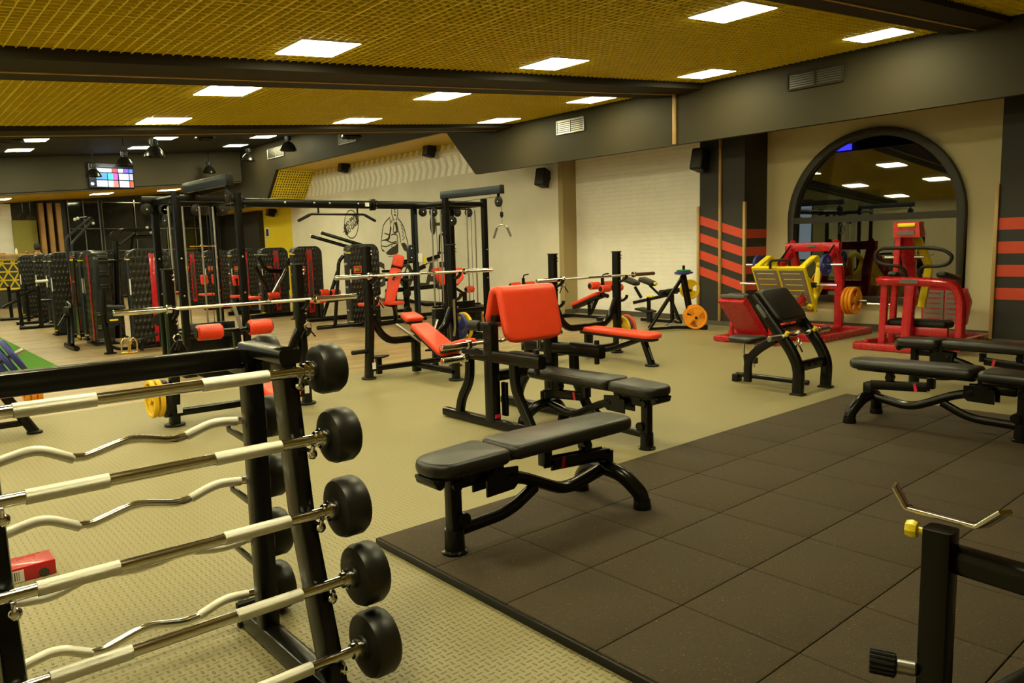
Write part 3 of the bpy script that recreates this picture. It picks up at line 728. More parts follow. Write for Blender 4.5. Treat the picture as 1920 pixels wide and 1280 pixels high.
def olympic_bar(label, cx, y, z, mid=0., sl=chrome):
    t = thing('olympic_barbell', label, 'barbell', (cx, y, z), 'long bars on the press benches')
    G().cyl((cx-.68, y, z), (cx+.68, y, z), .0145, 16, .002).build('shaft', chrome, t)
    for a, b in ((-.62, -.22), (.22, .62)): G().cyl((cx+a, y, z), (cx+b, y, z), .0155, 16, .001).build('knurled_grip', knurl, t)
    for s in (-1, 1):
        e = G().cyl((cx+s*.70, y, z), (cx+s*1.11, y, z), .025, 18).build('sleeve', sl if s > 0 else chrome, t)
        G().cyl((cx+s*.66, y, z), (cx+s*.70, y, z), .040, 20).build('collar', chrome, e)
    return t
def clip(label, p, s=1):
    x, y, z = p; t = thing('spring_collar', label, 'clip', p, 'spring clips hanging on the uprights')
    P = [(x+.036*math.cos(a), y-.004*k/6, z+.036*math.sin(a)) for k, a in enumerate([R(-60+i*15) for i in range(46)])]
    G().tube(P, .0035, n=6).build('coil', chrome, t)
    for sg in (-1, 1):
        G().cyl((x+sg*.02, y, z-.03), (x+sg*.075, y-.01, z-.11), .007, 8).build('handle', blk2, t)
def hangpin(x, y, z, parent): G().cyl((x, y+.06, z), (x, y-.025, z), .010, 8).build('hanger_pin', blk, parent)

# incline press bench
ic = thing('incline_press_bench', 'incline press bench with orange-red pads and two tall black uprights', 'bench', (5.03, 7.70, 0))
upright_pair(ic, 5.03, 7.70, 1.525, 1.19)
def padM(y0, z0, y1, z1, cx):
    """local x along the pad from (y0,z0) to (y1,z1)"""
    d = Vector((0, y1-y0, z1-z0)).normalized(); nx = Vector((-1 if d.y > 0 else 1, 0, 0)); up_ = d.cross(nx)
    if up_.z < 0: nx = -nx; up_ = d.cross(nx)
    return Matrix(((d.x, nx.x, up_.x, cx), (d.y, nx.y, up_.y, y0), (d.z, nx.z, up_.z, z0), (0, 0, 0, 1)))
g = G().slab(pad_outline(.20, .22, .25, .04, .03), 0, .06, .022, padM(7.84, .68, 7.60, .60, 5.03)); o = g.build('headrest', redv, ic)
G().slab(pad_outline(.20, .20, .23, .04, .03), -.022, 0, .006, padM(7.84, .68, 7.60, .60, 5.03)).build('pad_board', blk2, o)
g = G().slab(pad_outline(.70, .26, .30, .03, .06), 0, .065, .024, padM(7.60, .56, 6.98, .27, 5.03)); o = g.build('backrest', redv, ic)
G().slab(pad_outline(.70, .24, .28, .03, .06), -.022, 0, .006, padM(7.60, .56, 6.98, .27, 5.03)).build('pad_board', blk2, o)
g = G().slab(pad_outline(.40, .34, .28, .04, .10), 0, .065, .024, padM(6.97, .33, 6.58, .44, 5.03)); o = g.build('seat', redv, ic)
G().slab(pad_outline(.40, .32, .26, .04, .10), -.022, 0, .006, padM(6.97, .33, 6.58, .44, 5.03)).build('pad_board', blk2, o)
G().bar([(5.03, 7.85, .655), (5.03, 7.58, .53), (5.03, 6.95, .235), (5.03, 6.65, .32)], .07, .05, fil=.06).build('pad_rail', blk, ic)
G().bar([(5.03, 7.66, .10), (5.03, 6.84, .10)], .075, .06).build('lower_tube', blk, ic)
G().bar([(5.03, 6.87, .02), (5.03, 6.87, .30)], .075, .075, upv=(0, 1, 0)).build('front_post', blk, ic)
G().lathe([(0, 0), (.085, 0), (.088, .014), (.080, .022), (0, .024)], (5.03, 6.87, 0), n=28).build('foot', blk2, ic)
for x in (4.62, 5.44):
    G().prism([(x-.15, 7.86, .215), (x, 7.76, .215), (x+.15, 7.86, .215), (x, 7.97, .215)], (0, 0, .02)).box(x, 7.86, .12, .06, .05, .20).build('spotter_step', blk2, ic)
g = G()
for s in (-1, 1): g.cyl((5.03+s*.07, 7.45, .40), (5.03+s*.30, 7.62, .62), .016)
split_build(g, 'adjuster', steel, ic)
G().bar([(5.57, 7.62, .40), (5.56, 7.58, .50), (5.50, 7.50, .86)], .03, .02, fil=.05).build('spotter_bar', steel, ic)
olympic_bar('long chrome barbell racked on the incline press bench', 5.07, 7.575, 1.195)
plate(blueplate, 'weight_plate', 'dark blue weight plate on the right peg of the incline press bench', .165, .04, (5.735, 7.72, .50), (1, 0, 0), 'plates stored on the press benches')
plate(yelplate, 'weight_plate', 'yellow weight plate behind the blue one on the incline press bench', .185, .04, (5.80, 7.72, .49), (1, 0, 0), 'plates stored on the press benches')
hangpin(4.50, 7.64, .90, ic); clip('spring clip hanging on the left upright of the incline press bench', (4.50, 7.615, .93))

# flat press bench
fb = thing('flat_press_bench', 'flat press bench with one long orange-red pad and black uprights', 'bench', (7.20, 6.90, 0))
upright_pair(fb, 7.20, 6.90, 1.375, 1.06)
fo = pad_outline(1.30, .25, .30, .06, .13)
o = G().slab(fo, 0, .065, .026, padM(7.02, .365, 5.70, .335, 7.20)).build('pad', redv, fb)
G().slab(pad_outline(1.2, .21, .25, .06, .1), -.03, 0, .006, padM(6.96, .365, 5.78, .335, 7.20)).build('pad_board', blk2, o)
G().bar([(7.20, 6.87, .14), (7.20, 6.55, .13), (7.20, 6.2, .24), (7.20, 5.98, .32)], .07, .06, fil=.12).build('curved_tube', blk, fb)
lg = G().bar([(7.20, 5.96, .34), (7.20, 5.82, .02)], .085, .07, upv=(0, 1, 0), r=.025).build('leg', blk, fb)
G().lathe([(0, 0), (.085, 0), (.088, .014), (.080, .022), (0, .024)], (7.20, 5.82, 0), n=28).build('foot', blk2, lg)
G().box(7.20, 5.835, .15, .03, .012, .16, .004, M=Matrix.Rotation(R(-23), 3, 'X').to_4x4()).build('badge', grey, lg)
olympic_bar('long chrome barbell with a bronze end on the flat press bench', 7.33, 6.78, 1.06, sl=bronze)
for i, (m, r, nm) in enumerate(((yelplate, .165, 'yellow weight plate, inner one on the right peg of the flat press bench'), (blueplate, .15, 'blue weight plate between yellow and red on the flat press bench'), (redplate, .175, 'orange-red weight plate, outer one on the flat press bench'))):
    plate(m, 'weight_plate', nm, r, .035, (7.90+.055*i, 6.92, .335), (1, 0, 0), 'plates stored on the press benches')
plate(blueplate, 'weight_plate', 'blue weight plate on the left peg of the flat press bench', .16, .035, (6.47, 6.92, .335), (1, 0, 0), 'plates stored on the press benches')
hangpin(6.70, 6.84, .98, fb); clip('spring clip hanging on the left upright of the flat press bench', (6.70, 6.815, 1.0))

# decline press bench
dc = thing('decline_press_bench', 'decline press bench with orange-red leg rollers and red pad', 'bench', (2.62, 6.90, 0))
upright_pair(dc, 2.62, 6.90, 1.365, 1.03)
o = G().slab(pad_outline(1.0, .28, .30, .05, .10), 0, .065, .024, padM(6.92, .52, 5.98, .27, 2.62)).build('pad', redv, dc)
G().slab(pad_outline(.95, .24, .26, .05, .1), -.03, 0, .006, padM(6.90, .515, 6.02, .275, 2.62)).build('pad_board', blk2, o)
G().bar([(2.62, 6.85, .45), (2.62, 6.1, .23)], .07, .06).build('pad_rail', blk, dc)
G().bar([(2.62, 6.85, .10), (2.62, 6.12, .10)], .075, .06).build('lower_tube', blk, dc)
G().bar([(2.62, 6.12, .02), (2.62, 6.12, .25)], .07, .07, upv=(0, 1, 0)).lathe([(0, 0), (.08, 0), (.08, .02), (0, .02)], (2.62, 6.12, 0)).build('front_post', blk, dc)
G().bar([(2.62, 6.95, .4), (2.62, 7.0, .78)], .06, .08, upv=(0, 1, 0)).cyl((2.36, 7.0, .79), (2.88, 7.0, .79), .02).build('roller_post', blk, dc)
G().bar([(2.60, 6.965, 1.02), (2.645, 6.93, .80)], .035, .02, upv=(0, 1, 0)).build('adjuster_plate', steel, dc)
roller((2.26, 7.0, .79), (2.49, 7.0, .79), .072, 'leg_roller', dc); roller((2.735, 7.0, .795), (2.96, 7.0, .795), .072, 'leg_roller', dc)
olympic_bar('long chrome barbell on the decline press bench, nearest the foreground rack', 2.66, 6.785, 1.035)
for i in range(2): plate(yelplate, 'weight_plate', ('yellow weight plate, outer one on the left peg of the decline press bench', 'yellow weight plate, inner one on the left peg of the decline press bench')[i], .165, .04, (1.82+.055*i, 6.93, .265), (1, 0, 0), 'plates stored on the press benches')
plate(blk2, 'weight_plate', 'black weight plate on the left peg of the decline press bench', .165, .04, (1.93, 6.93, .25), (1, 0, 0), 'plates stored on the press benches')
hangpin(2.04, 6.84, .76, dc); clip('spring clip hanging on the left upright of the decline press bench', (2.04, 6.815, .78))
hangpin(3.24, 6.84, .76, dc); clip('spring clip hanging on the right upright of the decline press bench', (3.24, 6.815, .78))

# weight bench at the far left, mostly behind the rack
wb = thing('weight_bench', 'black weight bench with a slanted round leg at the left edge', 'bench', (.45, 7.60, 0))
for x, s in ((-.15, -1), (.95, 1)):
    l = G().tube([(x-s*.14, 7.6, .42), (x+s*.08, 7.57, .01)], .042, n=16).build('leg', blk, wb)
    G().lathe([(0, 0), (.06, 0), (.062, .02), (.045, .025), (0, .025)], (x+s*.08, 7.57, 0)).build('foot', blk2, l)
G().bar([(-.2, 7.60, .10), (.97, 7.60, .10)], .06, .05).bar([(-.2, 7.66, .16), (.97, 7.66, .16)], .03, .03).build('cross_tube', blk, wb)
G().bar([(-.3, 7.6, .40), (.82, 7.6, .40)], .07, .07).build('upper_tube', blk, wb)
G().slab(rrect(.30, 1.2, .06, 4, .3, 7.3), .42, .48, .02).build('pad', vinyl, wb)
G().cyl((.82, 7.6, .37), (1.24, 7.6, .37), .025).build('plate_peg', blk2, wb)
for i in range(3): plate(orgplate, 'weight_plate', ('leftmost of the three small orange plates at the left edge', 'middle one of the three small orange plates at the left edge', 'rightmost of the three small orange plates at the left edge')[i], .115, .036, (1.0+.047*i, 7.6, .352), (1, 0, .0), 'small orange plates at the left edge')
# blue bumper plates on a slanted rack over the turf
pr = thing('plate_rack', 'slanted black rack post carrying dark blue plates at the left edge', 'rack', (.55, 8.9, 0))
G().bar([(.70, 8.9, .0), (.70, 8.9, .62)], .07, .07, upv=(0, 1, 0)).bar([(.3, 8.9, .035), (1.3, 8.9, .035)], .06, .06).box(.7, 8.9, .02, .5, .5, .03).build('post', blk, pr)
ax_ = Vector((.86, -.08, .50)).normalized(); pc_ = Vector((1.10, 8.9, .55))
G().cyl(pc_-ax_*.44, pc_+ax_*.10, .025).build('plate_peg', steel, pr)
for i, r in enumerate((.185, .185, .175)):
    plate(blueplate, 'weight_plate', ('rightmost', 'middle', 'leftmost')[i]+' dark blue plate on the slanted rack at the left edge', r, .05, pc_-ax_*(.075*i), ax_, 'dark blue plates at the left edge')

# ------------------------------------------------------------------ black curl bench at right
bp = thing('arm_curl_bench', 'black curl bench with a slanted black arm pad and curved legs', 'bench', (6.95, 3.95, 0))
for x in (6.70, 7.24):
    G().bar([(x, 4.14, .93), (x, 3.70, .40), (x, 3.64, .24), (x, 3.655, .015)], .075, .11, fil=.16, upv=(1, 0, 0), r=.025).build('leg', blk, bp) if False else G().sweep([(x, 4.15, .93), (x, 3.73, .43), (x, 3.645, .26), (x, 3.655, .012)], rrprof(.11, .075, .028), (1, 0, 0), .18).build('leg', blk, bp)
    G().box(x, 3.655, .010, .095, .13, .02, .006).build('foot', blk2, bp)
G().bar([(6.70, 3.665, .27), (7.24, 3.665, .27)], .05, .10).build('cross_tube', blk, bp)
g = G()
for x in (6.90, 7.02): bolt(g, (x, 3.64, .27), (0, -1, 0), .018)
split_build(g, 'bolt', blk2, bp)
G().sweep([(6.70, 3.90, .52), (6.72, 4.10, .40), (6.74, 4.22, .28), (6.74, 4.22, .06)], rrprof(.085, .055, .022), (1, 0, 0), .14).build('rear_brace', blk, bp)
d = Vector((0, -.42, -.50)).normalized()
M = padM(4.155, .955, 3.86, .60, 6.97)
o = G().slab(rrect(.40, .52, .07, 5, .20, 0), .02, .085, .03, M).build('arm_pad', vinyl, bp)
G().slab(rrect(.36, .46, .05, 4, .20, 0), 0, .02, .004, M).build('pad_board', blk2, o)
G().bar([(6.70, 4.10, .86), (7.24, 4.10, .86)], .05, .05).bar([(6.70, 3.90, .62), (7.24, 3.90, .62)], .05, .05).build('pad_support', blk, bp)
G().bar([(6.98, 3.70, .075), (6.98, 4.50, .075)], .055, .05, r=.02).box(6.98, 4.50, .04, .09, .07, .08, .006).build('base_tube', blk, bp)
G().bar([(6.98, 4.36, .08), (6.98, 4.39, .30)], .055, .055, upv=(0, 1, 0)).box(6.98, 4.31, .24, .04, .09, .06).build('seat_post', blk, bp)
s = G().slab(pad_outline(.36, .24, .34, .10, .08), .425, .49, .028, Matrix.Translation((6.98, 4.58, 0)) @ Matrix.Rotation(R(-90), 4, 'Z')).build('seat', vinyl, bp)
G().cyl((6.95, 4.40, .29), (6.95, 4.40, .43), .012).cyl((7.02, 4.32, .16), (7.02, 4.32, .43), .008).build('seat_rod', chrome, s)
for x in (6.70, 7.24):
    for sg, yy, zz in ((1, 3.86, .575), (-1, 3.76, .59)):
        G().cyl((x-.01, 3.80, .535), (x-.01, yy, zz+.012), .021, 10).build('bar_cradle', yelp, bp)
G().slab(rrect(.16, .035, .016, 3, 0, 0), 0, .004, .001, Matrix(((0, 0, -1, 6.66), (-.64, .77, 0, 4.03), (-.77, -.64, 0, .79), (0, 0, 0, 1)))).build('badge', grey, bp)
ab = thing('curl_barbell', 'dark curl bar with white grips resting in the yellow cradles of the black curl bench', 'barbell', (7.0, 3.80, .565))
G().tube([(6.52, 3.80, .555), (6.78, 3.80, .56), (6.88, 3.79, .54), (6.98, 3.80, .585), (7.10, 3.79, .54), (7.2, 3.80, .575), (7.5, 3.80, .555)], .014, fil=.05).build('shaft', dkchrome, ab)
for a, b in ((6.42, 6.62), (7.36, 7.56)): G().cyl((a, 3.80, .555), (b, 3.80, .555), .026, 16).build('sleeve', steel, ab)
for a, za, b, zb_ in ((6.64, .557, 6.72, .559), (6.905, .552, 6.96, .576), (7.11, .544, 7.17, .562), (7.25, .568, 7.32, .564)): G().cyl((a, 3.797, za), (b, 3.797, zb_), .0185, 12).build('grip_wrap', white, ab)
clip('spring clip hanging from the cradle of the black curl bench', (6.80, 3.72, .50))
# ------------------------------------------------------------------ cable crossover: two towers joined by a long beam
ft = thing('cable_crossover', 'tall black cable crossover with two pulley towers joined by a long pull-up beam', 'cable machine', (5.36, 10.2, 0))
G().bar([(2.84, 10.5, 2.19), (8.0, 10.5, 2.19)], .075, .12).build('top_beam', blk, ft)
for xj in (4.12, 6.2):
    g = G().box(xj, 10.5, 2.19, .05, .12, .17, .006)
    for z in (2.14, 2.19, 2.24): bolt(g, (xj+.03, 10.43, z), (0, -1, 0), .016)
    g.build('joint_plate', blk, ft)
g = G()
for x in (4.75, 5.45, 5.2, 5.93): bolt(g, (x, 10.46, 2.20), (0, -1, 0), .016)
split_build(g, 'bolt', chrome, ft)
pu = G().tube([(4.95, 10.5, 1.94), (5.16, 10.5, 2.04), (6.04, 10.5, 2.04), (6.24, 10.5, 1.94)], .017, fil=.03).cyl((5.28, 10.5, 2.04), (5.28, 10.5, 2.14), .014).cyl((5.93, 10.5, 2.04), (5.93, 10.5, 2.14), .014).build('pull_up_bar', blk, ft)
g = G()
for a, b in (((4.95, 10.5, 1.94), (5.14, 10.5, 2.03)), ((6.06, 10.5, 2.03), (6.24, 10.5, 1.94))): g.cyl(a, b, .023, 12)
split_build(g, 'grip', blk2, pu)
G().box(6.08, 10.455, 2.19, .07, .004, .06).build('sticker', white, ft)
def disc(p, r=.075, ax=(0, 1, 0), name='pulley', parent=ft):
    ax = Vector(ax); o = G().lathe([(0, -.018), (r*.86, -.018), (r, -.013), (r*.94, 0), (r, .013), (r*.86, .018), (0, .018)], p, ax, 28).build(name, blk2, parent)
    g = G(); bolt(g, Vector(p)-ax*.018, -ax, .012, .01); g.build('axle', chrome, o); return o
for xa, side in ((2.99, 0), (6.96, 1)):
    xb = xa+.74
    for x, y, h in ((xa, 9.62, 2.25), (xb, 9.60, 2.25), (xa, 10.5, 2.13), (xb, 10.5, 2.13)):
        p = G().bar([(x, y, 0), (x, y, h)], .085, .085, upv=(0, 1, 0), r=.015).build('post', blk, ft)
        G().box(x, y, .012, .15, .15, .024, .004).build('foot_plate', blk, p)
        g = G(); bolt(g, (x, y-.043, 1.45), (0, -1, 0), .012); bolt(g, (x, y-.043, 1.0), (0, -1, 0), .012); split_build(g, 'bolt', steel, p)
    for y, z in ((9.61, 2.17), (9.61, .06), (10.5, .06), (9.61, .50)): G().bar([(xa, y, z), (xb, y, z)], .07, .08).build('cross_tube', blk, ft)
    for x in (xa, xb):
        for z in (2.17, .06): G().bar([(x, 9.62, z), (x, 10.5, z)], .07, .08).build('side_tube', blk, ft)
    xc = 3.20 if side == 0 else 7.09
    arm = G().bar([(xc, 9.88, 2.31), (xc, 8.42, 2.30)], .075, .12).build('cantilever_arm', bluegrey, ft)
    G().box(xc, 8.42, 2.30, .08, .02, .125, .004).build('end_cap', blk2, arm)
    disc((xc, 8.50, 2.13), .075, (1, 0, 0))
    G().bar([(xc, 8.50, 2.26), (xc, 8.50, 2.13)], .05, .02, upv=(0, 1, 0)).build('pulley_bracket', blk, ft)
    G().tube([(xc, 9.7, 2.18), (xc, 8.52, 2.20)], .004, n=6).tube([(xc, 8.44, 2.12), (xc, 8.44, 1.98)], .004, n=6).build('cable', cable, ft)
    # weight stacks with guide rods, on the long sides
    sx = xa+.36
    for k, (bx, by) in enumerate(((xa+.12, 10.05), (xa+.50, 10.05) if side == 0 else (xa+.82, 10.05))):
        for d in (-.085, .085): G().cyl((bx+d, by, .1), (bx+d, by, 2.1), .0125, 10).build('guide_rod', steel, ft)
        g = G()
        for n in range(12): g.box(bx, by, .14+n*.033, .24, .12, .030, .003)
        stk = g.build('weight_stack', blk2, ft)
        G().cyl((bx, by, .54), (bx, by, .62), .018, 10).box(bx, by, .555, .22, .10, .03, .004).build('top_plate', blk, stk)
        G().box(bx+.12*(1 if k else -1), by-.066, .30, .05, .008, .16).build('weight_label', gold, stk)
        G().tube([(bx, by, .6), (bx, by, 2.08)], .004, n=6).build('cable', cable, ft)
        disc((bx, 10.42, 2.08), .072)
    for x in ((2.88, 3.09, 3.83) if side == 0 else (7.29, 7.52, 8.02)): disc((x, 10.42, 2.08), .075)
    disc((xa+.05 if side == 0 else xa+.55, 10.2, 1.93), .08, (1, .3, 0))
    # low shroud in front of the stacks
    G().box(sx+.02, 9.86, .34, .62, .03, .58, .008).build('shroud', blk, ft)
# sliding pulley carriage with a hanging handle, on the rear left post of the right tower
g = G().bar([(6.96, 10.46, .3), (6.96, 10.46, 2.05)], .045, .05, upv=(0, 1, 0)); g.build('slide_rail', bluegrey, ft)
g = G().slab(rrect(.26, .12, .055, 5), -.03, .03, .008, Matrix(((0, 1, 0, 6.80), (0, 0, 1, 10.40), (1, 0, 0, 1.43), (0, 0, 0, 1))))
c_ = g.build('pulley_carriage', bluegrey, ft); g = G(); bolt(g, (6.80, 10.37, 1.50), (0, -1, 0)); bolt(g, (6.80, 10.37, 1.35), (0, -1, 0)); split_build(g, 'bolt', chrome, c_)
G().box(6.98, 10.40, 1.35, .07, .02, .14).build('sticker', white, c_); G().box(7.06, 10.40, 1.30, .04, .012, .12).build('pin_tag', yelp, c_)
hd = thing('pulley_handle', 'black stirrup handle hanging from the pulley carriage of the right cable tower', 'handle', (6.74, 10.4, 1.1))
G().tube([(6.74, 10.4, 1.31), (6.74, 10.4, 1.24)], .006, n=6).build('snap_hook', chrome, hd)
G().tube([(6.74, 10.4, 1.24), (6.67, 10.4, 1.12), (6.66, 10.4, 1.0)], .011, fil=.05).tube([(6.74, 10.4, 1.24), (6.81, 10.4, 1.12), (6.82, 10.4, 1.0)], .011, fil=.05).cyl((6.65, 10.4, 1.0), (6.83, 10.4, 1.0), .017).build('strap', blk2, hd)
rp = thing('triceps_rope', 'black two-ended rope attachment hanging inside the right cable tower', 'rope', (7.35, 10.3, 1.5))
G().tube([(7.35, 10.3, 2.0), (7.35, 10.3, 1.73)], .005, n=6).build('hook', chrome, rp)
g = G()
for s in (-1, 1): g.tube([(7.35, 10.3, 1.73), (7.35+s*.04, 10.3, 1.70), (7.35+s*.055, 10.3, 1.43)], .014, fil=.03); g.lathe([(0, -.03), (.028, -.02), (.030, .0), (.018, .02), (0, .02)], (7.35+s*.055, 10.3, 1.42))
g.build('rope', blk2, rp)
vh = thing('v_handle', 'grey V-shaped grip hanging from the end of the right cantilever arm', 'handle', (7.09, 8.44, 1.85))
G().lathe([(0, .06), (.022, .05), (.026, 0), (.012, -.03), (0, -.03)], (7.09, 8.44, 1.93)).build('ball_stop', blk2, vh)
G().tube([(7.09, 8.44, 1.90), (7.09, 8.44, 1.80)], .005, n=6).build('chain', chrome, vh)
G().tube([(7.02, 8.55, 1.62), (7.055, 8.50, 1.78), (7.09, 8.44, 1.80), (7.125, 8.38, 1.78), (7.16, 8.33, 1.64)], .012, fil=.03).build('frame', steel, vh)
g = G().cyl((7.02, 8.55, 1.61), (7.05, 8.505, 1.76), .017, 12).cyl((7.16, 8.33, 1.63), (7.13, 8.375, 1.76), .017, 12); split_build(g, 'grip', grey, vh)
st_ = thing('straight_handle', 'short brass coloured bar hanging inside the left cable tower', 'handle', (3.45, 10.2, 1.6))
G().tube([(3.45, 10.2, 2.03), (3.45, 10.2, 1.62)], .006, n=6).lathe([(0, .06), (.02, .05), (.02, 0), (0, -.02)], (3.45, 10.2, 1.82)).build('hook', blk2, st_)
G().cyl((3.30, 10.2, 1.60), (3.62, 10.2, 1.60), .009, 10).lathe([(0, .02), (.02, .01), (.02, -.01), (0, -.02)], (3.45, 10.2, 1.61)).build('bar', gold, st_)

# ------------------------------------------------------------------ selectorized weight machines
def make_tower(label, back=False):
    t = thing('weight_machine', label, 'weight machine', (0, 0, 0), 'quilted weight stack machines')
    W = dict(world=False); w_, d_, h_ = .64, .26, 1.60
    def arch(wd, hh, r): return [(-wd/2, .02), (wd/2, .02), (wd/2, hh-r)]+[(wd/2-r+r*math.cos(R(a)), hh-r+r*math.sin(R(a))) for a in range(15, 91, 15)]+[(-wd/2+r-r*math.sin(R(a)), hh-r+r*math.cos(R(a))) for a in range(0, 91, 15)]
    Mx = Matrix(((1, 0, 0, 0), (0, 0, -1, 0), (0, 1, 0, 0), (0, 0, 0, 1)))
    G().slab(arch(w_, h_, .09), -d_/2, d_/2, .02, Mx).build('tower', quilt, t, **W)
    P = [(-w_/2-.005, -.08, .03), (-w_/2-.005, -.08, h_-.09), (-w_/2+.085, -.08, h_+.004), (w_/2-.085, -.08, h_+.004), (w_/2+.005, -.08, h_-.09), (w_/2+.005, -.08, .6)]
    G().sweep(P, rrprof(.035, .10, .012), (0, 1, 0), .10).build('edge_tube', bluegrey, t, **W)
    g = G()
    for z in (h_-.15, .10): g.box(-w_/2-.004, -.08, z, .046, .115, .022, .003)
    split_build(g, 'yellow_band', yelp, t, **W)
    if back:
        G().box(.05, -d_/2-.006, .80, .11, .014, 1.48, .004).build('red_panel', redp, t, **W)
        G().box(0, 0, .012, w_+.06, d_+.12, .024, .006).build('base', blk, t, **W); G().box(-w_/2-.006, -.138, 1.0, .02, .006, .26).build('side_strip', white, t, **W)
        return t
    pn = G().slab([(x*.95+.03, y) for x, y in [(-.065, .14), (.065, .14), (.065, 1.55), (-.065, 1.55)]], d_/2+.0, d_/2+.014, .004, Mx)
    pn = pn.build('red_panel', redp, t, **W)
    G().slab([(.03+x, y) for x, y in rrprof(.072, 1.08, .035, 4)], d_/2+.012, d_/2+.018, .001, Mx @ Matrix.Translation((0, .76, 0))).build('stack_slot', label_m, pn, **W)
    G().slab([(.03+x, y) for x, y in rrprof(.045, .11, .01, 2)], d_/2+.012, d_/2+.02, .001, Mx @ Matrix.Translation((0, 1.46, 0))).build('badge', grey, pn, **W)
    lb = G().slab([(-.17+x, y) for x, y in rrprof(.17, .14, .012, 2)], d_/2, d_/2+.016, .004, Mx @ Matrix.Translation((0, 1.12, 0))).build('label', redplate, t, **W)
    G().slab([(-.17+x, y) for x, y in rrprof(.135, .105, .01, 2)], d_/2+.014, d_/2+.019, .001, Mx @ Matrix.Translation((0, 1.12, 0))).build('label_face', label_m, lb, **W)
    g = G()
    for z in (1.10, 1.125, 1.15): g.box(-.165, -d_/2-.020, z, .07, .002, .009)
    g.box(-.222, -d_/2-.020, 1.12, .016, .002, .06); g.build('label_print', yelplate, lb, **W)
    G().box(0, 0, .012, w_+.06, d_+.12, .024, .006).build('base', blk, t, **W)
    G().box(-w_/2-.006, -.138, 1.0, .02, .006, .26).build('side_strip', white, t, **W)
    return t
tw = make_tower('nearest quilted weight machine of the right row, with two long lever arms'); tw.location = (7.68, 13.55, 0)
def mach_parts(t, parts):
    """parts: (name, material, list of geometry calls) in world points under machine t"""
    for nm, m, f in parts: f(G()).build(nm, m, t)
right = [((7.64, 15.95), 'second quilted weight machine of the right row, with red ankle rollers'), ((7.54, 17.5), 'third quilted weight machine of the right row, in front of the yellow wall'),
         ((7.5, 19.3), 'fourth quilted weight machine of the right row, seen through the left cable tower'), ((7.5, 21.2), 'fifth quilted weight machine of the right row, seen through the left cable tower'), ((7.5, 23.3), 'sixth and farthest quilted weight machine of the right row')]
left = [((3.72, 13.72), 'nearest quilted weight machine of the left row, wide black tower with red panel'), ((3.40, 15.6), 'second quilted weight machine of the left row, red panel behind the bright edged tower'), ((3.19, 17.2), 'third quilted weight machine of the left row, red panel at its right'),
        ((3.55, 19.9), 'fourth quilted weight machine of the left row'), ((3.55, 21.2), 'fifth quilted weight machine of the left row'), ((3.5, 23.1), 'farthest quilted weight machine of the left row, by the yellow patterned counter')]
RT = [dup(tw, (x, y, 0), lb) for (x, y), lb in right]; tb = make_tower(left[0][1], True); tb.location = (left[0][0][0], left[0][0][1], 0)
LT = [tb]+[dup(tb, (x, y, 0), lb) for (x, y), lb in left[1:]]
ET = dup(tb, (3.16, 14.72, 0), 'weight machine turned sideways, pale quilted flank with thin red stripe', R(-90))

# exercise frames of the machines (the parts the photo shows)
def unit(t, seat=None, pads=(), rollers=(), tubes=(), bulbs=(), disc_=None):
    if seat: G().slab(rrect(seat[3], seat[4], .06), seat[2]-.06, seat[2], .02, Matrix.Translation((seat[0], seat[1], 0))).build('seat', redv, t)
    for p in pads:
        c, sx, sz, yaw, tilt = p
        Mp = Matrix.Translation(c) @ Matrix.Rotation(R(yaw), 4, 'Z') @ Matrix.Rotation(R(90+tilt), 4, 'X')
        G().slab(rrect(sx, sz, .05), -.03, .03, .02, Mp).build('back_pad', redv, t)
    for a, b, r in rollers: roller(a, b, r, 'roller', t)
    for pts, r, m in tubes: G().tube(pts, r, fil=.10, n=10).build('lever', m, t)
    for p in bulbs: G().lathe([(0, .03), (.022, .02), (.028, 0), (.022, -.02), (0, -.03)], p).build('knob', white, t)
    if disc_: G().lathe([(0, -.03), (disc_[3], -.025), (disc_[3], .025), (0, .03)], disc_[:3], (0, 1, 0), 28).build('cam_disc', blk2, t)
# lever machine
unit(tw, seat=(7.35, 12.75, .50, .34, .36), tubes=[([(7.85, 13.45, 1.54), (7.02, 13.9, 1.86)], .035, blk), ([(7.75, 13.7, 1.50), (6.9, 14.1, 1.80)], .035, blk), ([(7.10, 13.2, 1.40), (7.0, 13.2, 1.30), (6.85, 13.2, .10)], .035, blk), ([(6.7, 13.2, .55), (7.4, 13.2, .60)], .03, blk), ([(6.5, 13.25, .06), (7.5, 13.25, .06)], .04, blk), ([(7.35, 12.75, .05), (7.35, 12.75, .42)], .045, blk), ([(7.35, 12.7, .05), (7.5, 13.4, .05)], .04, blk)], bulbs=[(7.02, 13.9, 1.87), (6.9, 14.1, 1.81)])
unit(RT[0], seat=(7.55, 15.1, .46, .45, .40), rollers=[((7.52, 15.1, .61), (7.72, 15.1, .61), .075), ((7.76, 15.05, .60), (7.96, 15.05, .60), .075)], tubes=[([(8.02, 15.2, 1.05), (7.98, 15.2, .95), (7.62, 15.2, .10)], .04, blk), ([(7.2, 15.1, .05), (8.3, 15.1, .05)], .05, blk), ([(7.5, 15.2, .05), (7.5, 15.2, .42)], .06, blk), ([(7.5, 15.2, .08), (7.6, 15.9, .08)], .05, blk)])
